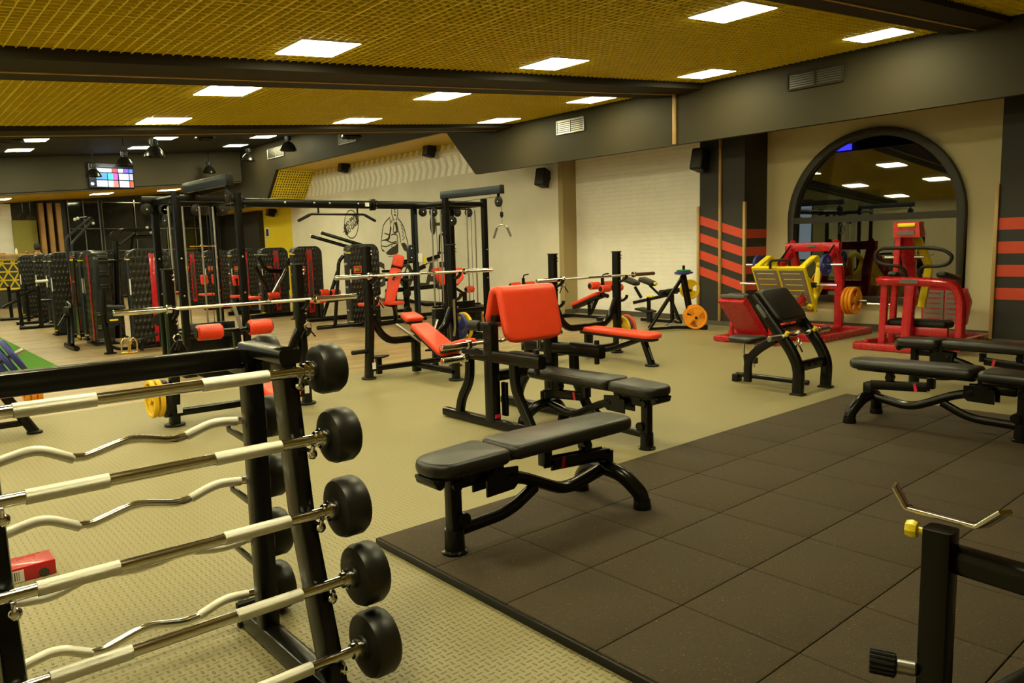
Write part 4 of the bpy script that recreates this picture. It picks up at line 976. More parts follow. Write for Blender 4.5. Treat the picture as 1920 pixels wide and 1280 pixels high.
unit(RT[1], tubes=[([(6.86, 16.9, 1.46), (7.17, 16.9, 1.45)], .02, steel), ([(6.95, 16.9, 1.42), (7.12, 16.9, 1.10), (7.6, 16.9, 1.05)], .05, blk), ([(7.55, 16.8, 1.12), (7.05, 16.8, .35)], .035, dkchrome), ([(6.9, 17., 1.2), (7.2, 17, .6), (7.2, 17, .06)], .05, blk), ([(6.7, 17, .06), (8.3, 17, .06)], .05, blk)], rollers=[((7.05, 16.75, .53), (7.32, 16.75, .53), .07)], disc_=(7.68, 16.8, 1.28, .10), seat=(6.75, 17.0, .52, .4, .4))
unit(RT[2], pads=[((7.05, 18.6, .85), .2, .26, 20, -6)], seat=(7.05, 18.4, .5, .4, .4), tubes=[([(7.05, 18.6, .05), (7.05, 18.6, .9)], .05, blk), ([(6.8, 18.6, .05), (7.6, 18.6, .05)], .05, blk)])
unit(RT[3], pads=[((6.9, 20.4, .85), .2, .26, 10, -6), ((7.14, 20.4, .85), .12, .26, 30, -6)], seat=(6.9, 20.2, .5, .4, .4), tubes=[([(6.9, 20.4, .05), (6.9, 20.4, .9)], .05, blk)])
unit(RT[4], seat=(6.7, 22.5, .5, .45, .4), pads=[((6.7, 22.75, .85), .22, .24, 0, -6)], tubes=[([(6.7, 22.6, .05), (6.7, 22.6, .9)], .05, blk)])
# left row: overhead arms and frames
unit(LT[2], tubes=[([(3.06, 16.3, .05), (3.08, 16.3, 1.14), (3.02, 16.3, 1.86), (3.49, 16.3, 2.26)], .023, bluegrey), ([(3.20, 16.3, .05), (3.16, 16.3, 1.14), (3.11, 16.3, 1.75), (3.53, 16.3, 2.22)], .023, bluegrey), ([(3.22, 16.3, 2.23), (3.42, 16.3, 2.26)], .018, blk), ([(3.50, 16.3, 2.27), (3.52, 16.3, 2.15)], .02, blk), ([(3.1, 16.3, 1.44), (3.66, 16.4, 1.46)], .03, blk), ([(3.08, 16.3, .72), (3.12, 16.3, .62), (3.4, 16.4, .56)], .04, bluegrey), ([(2.95, 16.3, .04), (3.6, 16.3, .04)], .045, blk)], bulbs=[(3.22, 16.3, 2.22), (3.27, 16.3, 2.24), (3.52, 16.3, 2.15)], disc_=(2.87, 16.25, .2, .10), seat=None)
unit(LT[1], tubes=[([(3.46, 14.95, .05), (3.54, 14.95, 1.35), (3.57, 14.95, 1.82)], .05, blk), ([(3.58, 14.95, 1.86), (3.66, 14.95, 1.97), (4.25, 14.95, 1.97)], .035, blk), ([(3.62, 14.95, 1.70), (3.92, 14.95, 1.93)], .022, blk), ([(3.85, 14.95, 1.84), (4.25, 14.95, 1.85)], .04, blk), ([(3.85, 14.95, 1.83), (3.85, 15.2, 1.5)], .03, blk), ([(3.35, 14.95, 1.42), (3.62, 14.9, 1.44)], .03, blk)], bulbs=[(4.11, 14.95, 2.01), (4.21, 14.95, 2.03), (4.17, 14.95, 1.93)], disc_=(3.55, 14.88, 1.86, .09))
unit(LT[3], tubes=[([(2.62, 19.4, .05), (2.6, 19.4, .85)], .04, blk), ([(2.6, 19.4, .72), (3.0, 19.4, .86)], .03, blk), ([(2.3, 19.4, .50), (2.62, 19.4, .66)], .035, blk), ([(2.95, 19.2, .05), (2.95, 19.2, .92)], .045, blk), ([(2.55, 19.3, .04), (3.3, 19.3, .04)], .045, blk), ([(2.95, 19.2, .6), (3.3, 19.2, .6)], .035, blk)])
G().cyl((2.92, 19.2, 1.02), (3.16, 19.2, 1.03), .03, 12).build('grip_roller', white, LT[3])
unit(LT[4], tubes=[([(2.95, 20.8, .05), (2.95, 20.8, .95)], .04, blk), ([(2.7, 20.8, .04), (3.3, 20.8, .04)], .045, blk), ([(2.95, 20.8, .9), (3.3, 20.8, 1.0)], .03, blk)])
unit(LT[5], tubes=[([(2.85, 22.6, .05), (2.85, 22.6, .85)], .04, blk), ([(2.6, 22.6, .04), (3.3, 22.6, .04)], .045, blk), ([(2.85, 22.6, .7), (3.25, 22.6, .78)], .03, blk)])
unit(ET, tubes=[([(3.34, 14.2, .75), (3.62, 14.2, .70), (3.85, 13.95, .40)], .035, blk), ([(3.5, 14.2, .72), (3.85, 14.1, .10)], .05, blk), ([(3.2, 14.15, .04), (4.0, 14.15, .04)], .045, blk)], disc_=(3.72, 14.1, .62, .10))
g = G()
for i in range(4): g.box(3.17, 14.375-.004*i, 1.60-.03*i, .21, .03, .014)
split_build(g, 'ridged_cap', steel, ET)
for z in (1.47, .16): G().box(3.17, 14.352, z, .21, .012, .035).build('yellow_band', yelp, ET)
G().box(3.17, 14.366, .8, .20, .02, 1.40).build('end_panel', blk, ET)
G().box(3.17, 14.352, 1.10, .20, .01, .03).build('red_band', redp, ET)
G().prism([(3.02, 14.62, .1), (3.02, 14.68, .1), (3.02, 14.70, 1.5), (3.02, 14.64, 1.5)], (-.003, 0, 0)).build('red_stripe', redplate, ET)

# cable row with curved post, foot plate and handles on the floor
cr = thing('cable_row', 'low black cable row with curved post and round badge, left of the decline bench', 'cable machine', (2.9, 13.0, 0))
G().tube([(2.86, 13.0, 1.0), (2.83, 13.0, .55), (2.86, 13.0, .25), (2.88, 13.0, .02)], .05, fil=.2).lathe([(0, 0), (.09, 0), (.09, .02), (0, .02)], (2.88, 13, 0)).build('post', blk, cr)
G().cyl((2.83, 13, .74), (3.15, 13, .71), .03).build('arm', bluegrey, cr)
G().lathe([(0, -.02), (.10, -.02), (.10, .02), (0, .02)], (2.95, 12.93, .53), (0, 1, 0), 24).build('badge', blk2, cr); G().box(2.95, 12.905, .53, .12, .004, .025).build('badge_print', yelp, cr)
G().bar([(2.88, 13., .12), (3.0, 13., .06), (4.2, 13., .05)], .06, .05, fil=.08).build('base_tube', blk, cr)
G().prism([(3.15, 12.75, .16), (3.55, 12.8, .24), (3.62, 13.05, .24), (3.22, 13.05, .16)], (0, 0, .02)).bar([(3.35, 12.9, .18), (3.3, 12.9, .02)], .06, .06, upv=(0, 1, 0)).build('foot_plate', blk2, cr)
G().bar([(3.62, 12.9, .05), (3.64, 12.9, .40)], .07, .07, upv=(0, 1, 0)).lathe([(0, -.03), (.11, -.03), (.11, .03), (0, .03)], (3.62, 12.86, .48), (0, 1, 0), 24).build('low_pulley', blk2, cr)
for i, (x, y) in enumerate(((3.03, 12.75), (3.14, 12.70))):
    h = thing('grip_handle', ('left', 'right')[i]+' one of two brass coloured cable handles lying by the cable row foot', 'handle', (x, y, 0), 'brass cable handles')
    G().tube([(x-.05, y, .02), (x-.04, y, .20), (x+.01, y, .26), (x+.06, y, .18), (x+.05, y, .02)], .014, fil=.05).build('frame', gold, h); G().cyl((x-.06, y, .02), (x+.06, y, .02), .019, 12).build('grip', gold, h)
# ------------------------------------------------------------------ seated press and butterfly machine behind the right cable tower
sp = thing('shoulder_press_machine', 'press machine with tall narrow red backrest, behind the incline bench', 'weight machine', (8.4, 13.2, 0))
u_ = Vector((.24, .02, .75)).normalized(); n_ = Vector((-.50, -.85, 0)); n_ = (n_-u_*n_.dot(u_)).normalized(); x_ = u_.cross(n_)
padMx = Matrix(((x_.x, u_.x, n_.x, 8.12), (x_.y, u_.y, n_.y, 13.1), (x_.z, u_.z, n_.z, .80), (0, 0, 0, 1)))
o = G().slab([(y_, x_) for x_, y_ in pad_outline(.74, .20, .26, .05, .10)], -.035, .035, .022, padMx @ Matrix.Translation((0, -.40, 0)) @ Matrix.Scale(1, 4)).build('backrest', redv, sp)
G().slab(rrect(.22, .24, .05), -.035, .035, .022, padMx @ Matrix.Translation((0, .49, 0))).build('headrest', redv, sp)
G().slab(rrect(.74*.3, .9, .05), -.06, -.036, .006, padMx).build('pad_board', blk2, o)
G().slab(rrect(.36, .36, .08), .42, .48, .02, Matrix.Translation((7.95, 12.85, 0))).build('seat', redv, sp)
g = G().tube([(8.2, 13.2, .04), (8.2, 13.2, .5), (8.35, 13.3, 1.2)], .045, fil=.2).tube([(7.6, 13.1, .04), (9.0, 13.3, .04)], .045).tube([(7.95, 12.85, .4), (8.15, 13.1, .2), (8.2, 13.2, .06)], .04)
g.build('frame', blk, sp)
g = G().tube([(7.95, 13.2, 1.07), (8.3, 13.25, 1.06)], .028).tube([(8.05, 13.0, .9), (8.15, 13.0, 1.02), (8.4, 13.0, 1.0), (9.0, 13.2, 1.18)], .022, fil=.08).tube([(8.45, 13.0, 1.0), (8.9, 13.1, 1.12)], .032).tube([(7.75, 13.0, .92), (7.9, 13.0, 1.0)], .022)
g.build('press_arm', blk, sp)
G().cyl((9.0, 13.2, 1.18), (9.3, 13.2, 1.26), .02).build('grip', steel, sp)
mg = thing('multi_gym', 'black multi gym frame with low beams against the concrete wall', 'weight machine', (9.2, 14.2, 0))
for pts, r in (([(9.0, 14.0, .02), (9.0, 14.0, 1.0)], .07), ([(8.5, 14.0, .62), (9.8, 14.0, .66)], .05), ([(8.5, 14., .86), (9.0, 14., .84)], .035), ([(8.7, 14.0, .05), (8.7, 14.0, .45)], .05), ([(8.7, 14., .18), (9.0, 14., .18)], .035), ([(9.0, 14., .4), (9.5, 14., .26), (9.9, 14., .26)], .04), ([(8.3, 14., .05), (10.3, 14., .05)], .04), ([(8.7, 14., 1.2), (9.2, 14., 1.24)], .05), ([(9.6, 14., 1.25), (9.9, 14., 1.32)], .05)):
    G().tube(pts, r, fil=.06, n=10).build('frame_tube', blk, mg)
for x, z in ((8.95, .55), (8.7, 1.1), (8.95, .18), (8.92, .02+.10)): G().lathe([(0, -.03), (.09, -.025), (.09, .025), (0, .03)], (x, 13.9, z), (0, 1, 0), 20).build('pulley', blk2, mg)
bf = thing('arm_curl_machine', 'curl machine with two angled red pads, inside the right cable tower', 'weight machine', (9.5, 13.2, 0))
for c, yw in (((9.36, 13.2, .90), 28), ((9.72, 13.2, .88), -28)):
    G().slab([(-.19, .2), (.19, .2), (.19, -.05), (.06, -.2), (-.12, -.2), (-.19, -.08)], -.04, .04, .02, Matrix.Translation(c) @ Matrix.Rotation(R(yw), 4, 'Z') @ Matrix.Rotation(R(60), 4, 'X')).build('arm_pad', redv, bf)
g = G().tube([(9.5, 13.3, .04), (9.5, 13.3, .8)], .05).tube([(9.2, 13.3, .04), (10.1, 13.3, .04)], .045).tube([(9.4, 13.1, .8), (9.9, 13.1, .5)], .03).tube([(9.9, 13.1, .04), (9.9, 13.1, .55)], .05)
g.build('frame', blk, bf)
roller((9.86, 13.0, .60), (10.06, 13.0, .60), .07, 'roller', bf)

# sit-up benches with red rollers
def situp(label, x, y, sc=1.0):
    t = thing('sit_up_bench', label, 'bench', (x, y, 0), 'sit-up benches with red rollers'); W = dict(world=False)
    d = Matrix.Rotation(R(0), 4, 'Z')
    M = padM(.62, .24, -.12, .50, 0)
    o = G().slab(pad_outline(.80, .24, .28, .06, .06), 0, .07, .028, M).build('pad', redv, t, **W); G().slab(pad_outline(.78, .20, .24, .06, .06), -.05, 0, .006, M).build('pad_board', blk2, o, **W)
    G().bar([(0, -.16, .44), (0, -.16, .84)], .05, .06, upv=(0, 1, 0)).bar([(0, -.16, .70), (0, -.36, .64)], .05, .04).cyl((0, -.12, .52), (0, -.30, .48), .04).build('roller_post', blk, t, **W)
    G().tube([(0, -.16, .84), (0, -.18, .90), (0, -.32, .92)], .014, fil=.03, n=8).build('handle', blk2, t, **W)
    for a, b in (((-.06-.26, -.12, .69), (-.06, -.12, .69)), ((.06, -.12, .69), (.32, -.12, .69)), ((-.30, -.38, .64), (-.05, -.38, .64)), ((.05, -.38, .64), (.30, -.38, .64))):
        e = G().cyl(a, b, .072, 18, .015).build('roller', redv, t, **W); g = G(); g.cyl((a[0]-.004, a[1], a[2]), (a[0]+.01, a[1], a[2]), .05, 14).cyl((b[0]-.01, b[1], b[2]), (b[0]+.004, b[1], b[2]), .05, 14); g.build('end_cap', blk2, e, **W)
    G().bar([(0, -.02, .42), (0, .16, .12)], .06, .05).bar([(0, .2, .08), (0, .2, .35)], .06, .06, upv=(0, 1, 0)).bar([(0, .9, .06), (0, -.25, .06)], .07, .06).bar([(-.26, -.27, .05), (.26, -.27, .05)], .08, .07).bar([(-.26, .9, .04), (.26, .9, .04)], .08, .07).build('frame', blk, t, **W)
    G().cyl((-.05, .10, .32), (.05, .10, .28), .03).cyl((0, .06, .40), (0, .14, .22), .02).build('adjuster', steel, t, **W)
    return t
s2 = situp('red sit-up bench in front of the painted brick wall', 11.0, 10.26)
s1 = dup(s2, (10.35, 11.85, .16), 'red sit-up bench whose rollers show above the red curl pad', 0, 'sit-up benches with red rollers')
s1.location.z = 0.0

# back extension bench
rc = thing('back_extension_bench', 'black back extension bench with yellow knobs, by the painted brick wall', 'bench', (11.2, 9.1, 0))
for yy in (9.44, 9.04):
    G().slab(pad_outline(.34, .20, .24, .06, .06), -.04, .04, .03, Matrix.Translation((11.12, yy-.13, .72)) @ Matrix.Rotation(R(90), 4, 'Z') @ Matrix.Rotation(R(-18), 4, 'Y')).build('hip_pad', vinyl, rc)
g = G().bar([(11.2, 9.48, .36), (11.2, 8.62, .54)], .06, .06).bar([(11.2, 9.12, .04), (11.2, 9.12, .50)], .06, .06, upv=(0, 1, 0)).bar([(11.2, 8.58, .54), (11.2, 8.58, .04)], .06, .06, upv=(0, 1, 0)).bar([(11.2, 8.66, .55), (11.2, 8.40, .04)], .06, .05, upv=(0, 1, 0)).bar([(11.2, 9.30, .05), (11.2, 8.38, .05)], .06, .06).bar([(11.2, 9.1, .70), (11.2, 8.83, .50)], .04, .04).bar([(11.2, 9.45, .66), (11.2, 9.3, .46)], .05, .05)
g.build('frame', blk, rc)
G().slab(rrect(.30, .34, .05), 0, .03, .01, Matrix.Translation((11.15, 9.16, .22)) @ Matrix.Rotation(R(10), 4, 'X')).bar([(11.1, 9.02, .02), (11.1, 9.02, .2)], .09, .09, upv=(0, 1, 0)).build('foot_plate', blk2, rc)
roller((10.95, 8.66, .585), (11.45, 8.66, .585), .05, 'ankle_roller', rc, blk2)
roller((10.95, 8.50, .62), (11.45, 8.50, .62), .04, 'ankle_roller', rc, blk2)
for y, z in ((8.92, .74), (9.02, .50)): G().cyl((11.1, y+.06, z), (11.1, y-.08, z), .022, 12).build('knob', yelp, rc)

# plate tree
pt = thing('plate_tree', 'black A-frame weight tree in front of the striped pillar', 'rack', (10.55, 7.9, 0))
G().bar([(10.60, 7.88, .93), (10.02, 8.15, .05)], .055, .055, upv=(0, 1, 0)).build('leg', blk, pt)
G().bar([(10.60, 7.88, .93), (10.90, 7.90, .04)], .055, .08, upv=(0, 1, 0)).bar([(10.52, 7.88, .92), (10.80, 7.90, .06)], .03, .03, upv=(0, 1, 0)).build('leg', blk, pt)
G().bar([(10.02, 8.15, .045), (10.5, 7.95, .045), (10.80, 7.62, .03)], .05, .05).box(10.80, 7.60, .04, .08, .08, .08).build('base_tube', blk, pt)
G().box(10.56, 7.88, .94, .22, .12, .012).build('top_plate', steel, pt)
G().cyl((10.60, 7.88, .93), (10.60, 7.88, 1.09), .022).build('top_peg', blk, pt)
for p, q in (((10.72, 7.82, .66), (10.98, 8.06, .66)), ((10.86, 7.86, .21), (10.63, 7.64, .21))): G().cyl(p, q, .022).build('plate_peg', blk2, pt)
plate(blueplate, 'weight_plate', 'dark blue plate lying flat on top of the weight tree', .155, .032, (10.60, 7.88, .968), (0, 0, 1), 'plates on the weight tree')
plate(greenplate, 'weight_plate', 'small green plate lying flat on the blue one on top of the weight tree', .118, .03, (10.60, 7.88, 1.001), (0, 0, 1), 'plates on the weight tree')
plate(yelplate, 'weight_plate', 'yellow plate hanging on the upper peg of the weight tree', .175, .04, (10.92, 7.99, .665), (-.58, -.81, 0), 'plates on the weight tree', .6)
plate(orgplate, 'weight_plate', 'front orange plate on the lower peg of the weight tree', .195, .04, (10.69, 7.70, .208), (-.74, -.67, .05), 'plates on the weight tree', .45)
plate(orgplate, 'weight_plate', 'rear orange plate on the lower peg of the weight tree', .195, .04, (10.79, 7.80, .225), (-.74, -.67, .05), 'plates on the weight tree', 1.3)
ch = thing('chain', 'chrome chain heaped on the floor behind the weight tree', 'chain', (10.6, 8.15, 0))
for i in range(9):
    a = i*.7; G().tube([(10.6+.05*i*.6*math.cos(a)+.03*math.cos(k*PI/4), 8.15+.03*math.sin(a)+.02*math.sin(k*PI/4), .02+.012*i+.01*math.sin(k*PI/4+a)) for k in range(8)], .006, n=6, closed=True).build('link', chrome, ch)

# ------------------------------------------------------------------ red leg press with yellow sled
lp = thing('leg_press', 'red leg press machine with bright yellow sled and grey foot plate', 'weight machine', (10.6, 6.0, 0))
Yl, Yr = 6.46, 5.74
for y in (Yl, Yr):
    G().sweep([(11.75, y, .02), (11.75, y, .85), (11.68, y, 1.12), (11.55, y, 1.34)], rrprof(.10, .13, .02), (0, 1, 0), .2).build('rear_post', redp, lp)
    G().bar([(11.70, y, 1.36), (10.05, y, .20)], .07, .11, upv=(0, 0, 1)).build('rail_beam', redp, lp)
    G().cyl((11.58, y, 1.40), (10.2, y, .43), .018, 12).build('chrome_rail', chrome, lp)
    G().lathe([(0, -.02), (.05, -.02), (.05, .03), (0, .03)], (11.60, y, 1.41), (-.82, 0, -.57)).build('rail_stop', redp, lp)
    G().bar([(9.62, y*1.0, .05), (11.80, y, .05)], .10, .10).build('base_tube', redp, lp)
G().bar([(11.58, 6.56, 1.345), (11.58, 5.66, 1.345)], .10, .14).build('top_crossbar', redp, lp)
G().box(11.51, 6.1, 1.36, .006, .14, .03).build('badge', grey, lp)
G().bar([(11.75, Yl, .72), (11.75, Yr, .72)], .08, .10).bar([(11.78, 6.75, .05), (11.78, 5.25, .05)], .10, .10).bar([(9.66, 6.6, .05), (9.66, 5.6, .05)], .10, .08).bar([(10.35, 6.8, .05), (10.35, 5.28, .05)], .10, .10).build('cross_tube', redp, lp)
G().bar([(10.35, 5.30, .05), (11.78, 5.28, .05)], .08, .10).build('side_tube', redp, lp)
n_ = Vector((-.83, 0, -.0)).normalized()
# foot plate frame (top nearer the seat)
tp, bt = Vector((10.38, 0, 1.06)), Vector((10.76, 0, .38)); sd = (bt-tp); nv = Vector((-sd.z, 0, sd.x)); nv = Vector((sd.z, 0, -sd.x)).normalized()
fp_ = [tp+Vector((0, 6.46, 0)), tp+Vector((0, 5.60, 0)), bt+Vector((0, 5.60, 0)), bt+Vector((0, 6.46, 0))]
fr = G().prism(fp_, -nv*.05).build('foot_plate_frame', yelp, lp)
g = G(); gl = G()
for a, b in ((6.43, 6.05), (6.01, 5.63)):
    q = [tp+sd*.05+Vector((0, a, 0))+nv*.002, tp+sd*.05+Vector((0, b, 0))+nv*.002, tp+sd*.96+Vector((0, b, 0))+nv*.002, tp+sd*.96+Vector((0, a, 0))+nv*.002]
    g.prism(q, nv*.010)
    for k in range(7):
        z = tp+sd*(.11+.125*k)+nv*.012; gl.prism([z+Vector((0, a-.05, 0)), z+Vector((0, b+.05, 0)), z+sd*.012+Vector((0, b+.05, 0)), z+sd*.012+Vector((0, a-.05, 0))], nv*.003)
g.build('tread_plate', greyplate, fr); gl.build('groove_line', yelp, fr)
for y in (6.40, 5.66):
    G().bar([(10.42, y, 1.06), (10.80, y, 1.22), (10.95, y, 1.10), (10.76, y, .42)], .05, .09, upv=(0, 1, 0), fil=.05).bar([(10.78, y, .80), (10.45, y, .98)], .04, .05).build('sled_side', yelp, lp)
    G().cyl((10.66, y, .46), (11.0, y, .78), .045).build('sled_sleeve', yelp, lp)
for s, y in ((1, 6.42), (-1, 5.64)):
    for x, z in ((10.66, .80), (10.82, 1.09)):
        p = G().cyl((x, y, z), (x, y+s*.40, z), .018, 12).build('plate_peg', chrome, lp); G().cyl((x, y+s*.01, z), (x, y+s*.08, z), .04).build('peg_collar', yelp if z > 1 else blk2, p)
plate(blueplate, 'weight_plate', 'blue plate on the right upper peg of the leg press sled', .16, .04, (10.82, 5.50, 1.09), (0, 1, 0), 'plates on the leg press')
plate(blueplate, 'weight_plate', 'blue plate on the left upper peg of the leg press sled', .16, .04, (10.82, 6.60, 1.09), (0, 1, 0), 'plates on the leg press')
G().tube([(10.36, 6.13, 1.05), (10.36, 6.13, 1.17), (10.42, 5.86, 1.18), (10.44, 5.86, 1.10)], .02, fil=.04).build('handle', blk2, lp)
# seat and reclined backrest
G().prism([(9.25, 6.22, .70), (9.25, 5.82, .70), (9.90, 5.82, .06), (9.90, 6.22, .06)], (-.10, 0, -.06)).build('back_frame', redp, lp)
Mb = Matrix(((.70, 0, .71, 9.29), (0, -1, 0, 6.02), (-.71, 0, .70, .70), (0, 0, 0, 1)))
G().slab(rrect(.86, .36, .06, 4, .42, 0), .01, .08, .025, Mb).build('backrest', vinyl, lp)
G().box(9.23, 6.02, .71, .07, .38, .05, .01).build('head_cushion', grey, lp)
G().slab(rrect(.40, .40, .06, 4, 10.05, 6.02), .14, .21, .025).box(10.05, 6.02, .11, .36, .3, .06).build('seat', vinyl, lp)
for y, x in ((6.30, 9.70), (5.74, 9.80)):
    h = G().tube([(x-.06, y, .04), (x-.08, y, .26), (x-.02, y, .38), (x+.02, y, .40)], .032, fil=.08).build('lock_lever', redp, lp); G().cyl((x+.0, y, .40), (x+.14, y-.02, .41), .018).build('grip', yelp, h)
G().lathe([(.11, -.07), (.13, -.07), (.13, .07), (0, .07), (0, -.07), (.11, -.07)], (10.22, 5.90, .28), (0, 1, 0), 24).build('safety_stop', redp, lp)
G().cyl((11.75, 5.74, .50), (11.75, 5.30, .50), .022).build('storage_peg', steel, lp)
for i in range(3): plate(orgplate, 'weight_plate', ('inner', 'middle', 'outer')[i]+' one of three orange plates stored on the right side of the leg press', .215, .045, (11.75, 5.60-.055*i, .50), (0, -1, 0), 'orange plates on the leg press', .3*i)

# ------------------------------------------------------------------ red hack squat
hs = thing('squat_machine', 'red squat machine with round black handlebar, in front of the arched window', 'weight machine', (10.8, 4.2, 0))
for y in (4.64, 3.70): G().bar([(10.0, y, .05), (11.95, y, .05)], .08, .09).build('base_tube', redp, hs)
G().bar([(10.03, 4.68, .05), (10.03, 3.66, .05)], .08, .09).bar([(11.93, 4.68, .05), (11.93, 3.66, .05)], .08, .09).bar([(10.25, 4.62, .09), (11.5, 4.2, .09)], .05, .05).build('base_cross', redp, hs)
for y, h in ((4.40, .86),): G().bar([(10.22, y, .05), (10.22, y-.02, h)], .07, .09, upv=(0, 1, 0)).build('side_post', redp, hs)
G().bar([(10.12, 4.06, .05), (10.14, 4.02, .90)], .12, .13, upv=(0, 1, 0), r=.03).build('front_column', redp, hs)
G().bar([(10.55, 4.42, .05), (10.55, 4.36, 1.62)], .06, .08, upv=(0, 1, 0)).build('rear_column', redp, hs)
G().bar([(10.56, 4.28, 1.60), (11.2, 4.42, .55)], .16, .12).build('slide_beam', redp, hs)
G().prism([(10.50, 4.42, 1.66), (10.50, 4.10, 1.66), (10.50, 4.08, 1.46), (10.50, 4.42, 1.46)], (.16, 0, -.0)).build('top_housing', redp, hs)
G().box(10.49, 4.25, 1.62, .02, .22, .05, .008).build('top_bumper', yelp, hs)
G().box(10.49, 4.25, 1.52, .01, .2, .05).build('badge', grey, hs)
G().bar([(10.70, 4.25, 1.58), (11.1, 4.18, 1.06), (11.1, 4.26, .5)], .06, .10, fil=.05, upv=(0, 1, 0)).build('lift_arm', yelp, hs)
o = G().sweep([(10.62, 4.46, .90), (10.16, 4.44, .91), (10.10, 4.30, .91), (10.10, 3.70, .90), (10.12, 3.50, .87), (10.16, 3.44, .66), (10.20, 3.46, .05)], rrprof(.10, .10, .03), (1, 0, 0), .14).build('shoulder_frame', redp, hs)
G().box(10.042, 4.02, .91, .006, .22, .05).build('badge', grey, o)
for y in (4.27, 3.68): G().slab(pad_outline(.46, .14, .18, .05, .05), 0, .07, .03, Matrix.Translation((10.14, y, .965)) @ Matrix.Rotation(R(10), 4, 'Y')).build('shoulder_pad', vinyl, hs)
G().tube([(10.12, 4.08, .96), (10.10, 4.10, 1.06), (10.07, 4.16, 1.10), (10.05, 4.34, 1.12), (10.05, 4.44, 1.17), (10.05, 4.44, 1.28), (10.05, 4.36, 1.33), (10.05, 3.84, 1.33), (10.05, 3.62, 1.30), (10.05, 3.52, 1.22), (10.05, 3.56, 1.13), (10.05, 3.66, 1.10), (10.05, 3.84, 1.10), (10.08, 3.90, 1.06), (10.12, 3.92, .96)], .022, fil=.06).build('handlebar', blk2, hs)
G().bar([(10.22, 4.38, .27), (10.22, 3.60, .27)], .06, .11).build('front_cross', redp, hs)
G().slab(rrect(.30, .74, .05, 4, 10.40, 4.0), .30, .40, .04).build('knee_pad', blk2, hs)
fr = G().prism([(11.52, 4.42, .74), (11.52, 3.85, .74), (11.52, 3.87, .24), (11.52, 4.42, .24)], (.06, 0, 0)).prism([(11.52, 3.85, .74), (11.56, 3.80, .56), (11.54, 3.84, .24), (11.52, 3.87, .24)], (.06, 0, 0)).build('foot_board', redp, hs)
g = G(); gl = G()
for a, b in ((4.39, 4.13), (4.11, 3.87)):
    g.box(11.515, (a+b)/2, .49, .012, a-b, .44)
    for k in range(6): gl.box(11.508, (a+b)/2, .31+.072*k, .004, a-b-.06, .012)
g.build('tread_plate', greyplate, fr); gl.build('groove_line', redp, fr)
for y0, y1, z in ((4.44, 4.78, .56), (4.42, 4.56, 1.20), (4.05, 4.18, 1.20)): G().cyl((10.6, y0, z), (10.6, y1, z), .02, 12).build('plate_peg', chrome, hs)

# ------------------------------------------------------------------ near right: barbell stand
bs = thing('barbell_stand', 'black barbell stand with a chrome cradle and yellow knob, cut off at lower right', 'rack', (2.16, .75, 0))
G().bar([(2.15, .755, .04), (2.16, .757, .69)], .075, .075, upv=(0, 1, 0)).build('post', blk, bs)
G().bar([(2.15, .76, .075), (2.95, .60, .075)], .08, .06).build('base_tube', blk, bs)
G().bar([(2.19, .735, .605), (2.17, .40, .60), (2.15, -.45, .58)], .07, .075, r=.02).build('side_arm', blk, bs)
G().bar([(2.15, -.45, .59), (2.15, -.45, .04)], .075, .075, upv=(0, 1, 0)).bar([(2.17, .42, .60), (2.17, .42, .52)], .09, .05, upv=(1, 0, 0)).build('rear_post', blk, bs)
G().sweep([(2.19, .895, .775), (2.20, .862, .712), (2.20, .675, .705), (2.19, .615, .765)], rrprof(.055, .012, .004), (1, 0, 0) if False else (0, 0, 1), .012).build('cradle', chrome, bs)
g = G().lathe([(0, 0), (.010, 0), (.010, .02), (.022, .022), (.026, .035), (.022, .05), (0, .052)], (2.15, .79, .675), (-.1, 1, 0), 8); g.build('locking_knob', yelp, bs)
g = G().cyl((2.12, .79, .285), (2.095, .845, .285), .020, 12)
r_ = g.build('grip_stem', steel, bs)
g = G()
for k in range(14):
    a = 2*PI*k/14; g.cyl((2.098+.004, .835+.0, .285), (2.075, .90, .285), .030, 14) if k == 0 else None
    ux = Vector((.93, .37, 0)); uz = Vector((0, 0, 1)); c = ux*math.cos(a)*.030+uz*math.sin(a)*.030
    g.cyl(Vector((2.10, .838, .285))+c, Vector((2.076, .90, .285))+c, .005, 6)
g.build('ribbed_grip', blk2, r_)
rb = thing('carton', 'small red box with a barcode sticker on the floor behind the foreground rack', 'box', (.38, 4.12, 0))
G().box(.40, 4.14, .035, .36, .16, .07, .003).build('box', redp, rb)
s_ = G().box(.40, 4.058, .03, .10, .003, .055).build('sticker', white, rb); g = G()
for k in range(9): g.box(.362+.0085*k, 4.0555, .032, .0022+.002*(k % 3 == 0), .002, .040)
g.build('barcode', label_m, s_)
G().lathe([(0, -.002), (.022, -.002), (.022, .002), (0, .002)], (.53, 4.058, .02), (0, 1, 0), 16).build('dark_hole', label_m, rb)
# ------------------------------------------------------------------ wall paintings, speakers, vents, screen, pendants, reception
FP = [[(19.03,1.41),(18.8,1.52),(18.51,1.61),(18.34,1.68),(18.36,1.42),(18.44,1.37),(18.74,1.34),(18.96,1.36)],[(19.01,1.34),(18.89,1.31),(18.64,1.31),(18.44,1.36),(18.43,1.34),(18.61,1.3),(18.86,1.29)],[(18.21,1.66),(18.02,1.68),(17.88,1.58),(17.85,1.49),(17.94,1.43),(18.07,1.47)],[(18.72,2.2),(18.66,2.1),(18.73,1.94),(18.77,1.81),(18.89,1.74),(19.1,1.78),(18.88,1.83),(18.78,1.97)],[(18.52,2.26),(18.36,2.26),(18.3,2.05),(18.34,1.98),(18.48,1.93),(18.55,1.97),(18.42,2.02),(18.46,2.17)],[(18.52,2.48),(18.4,2.47),(18.39,2.43),(18.47,2.43)],[(19.23,1.53),(19.09,1.47),(19.1,1.44),(19.2,1.46)]]
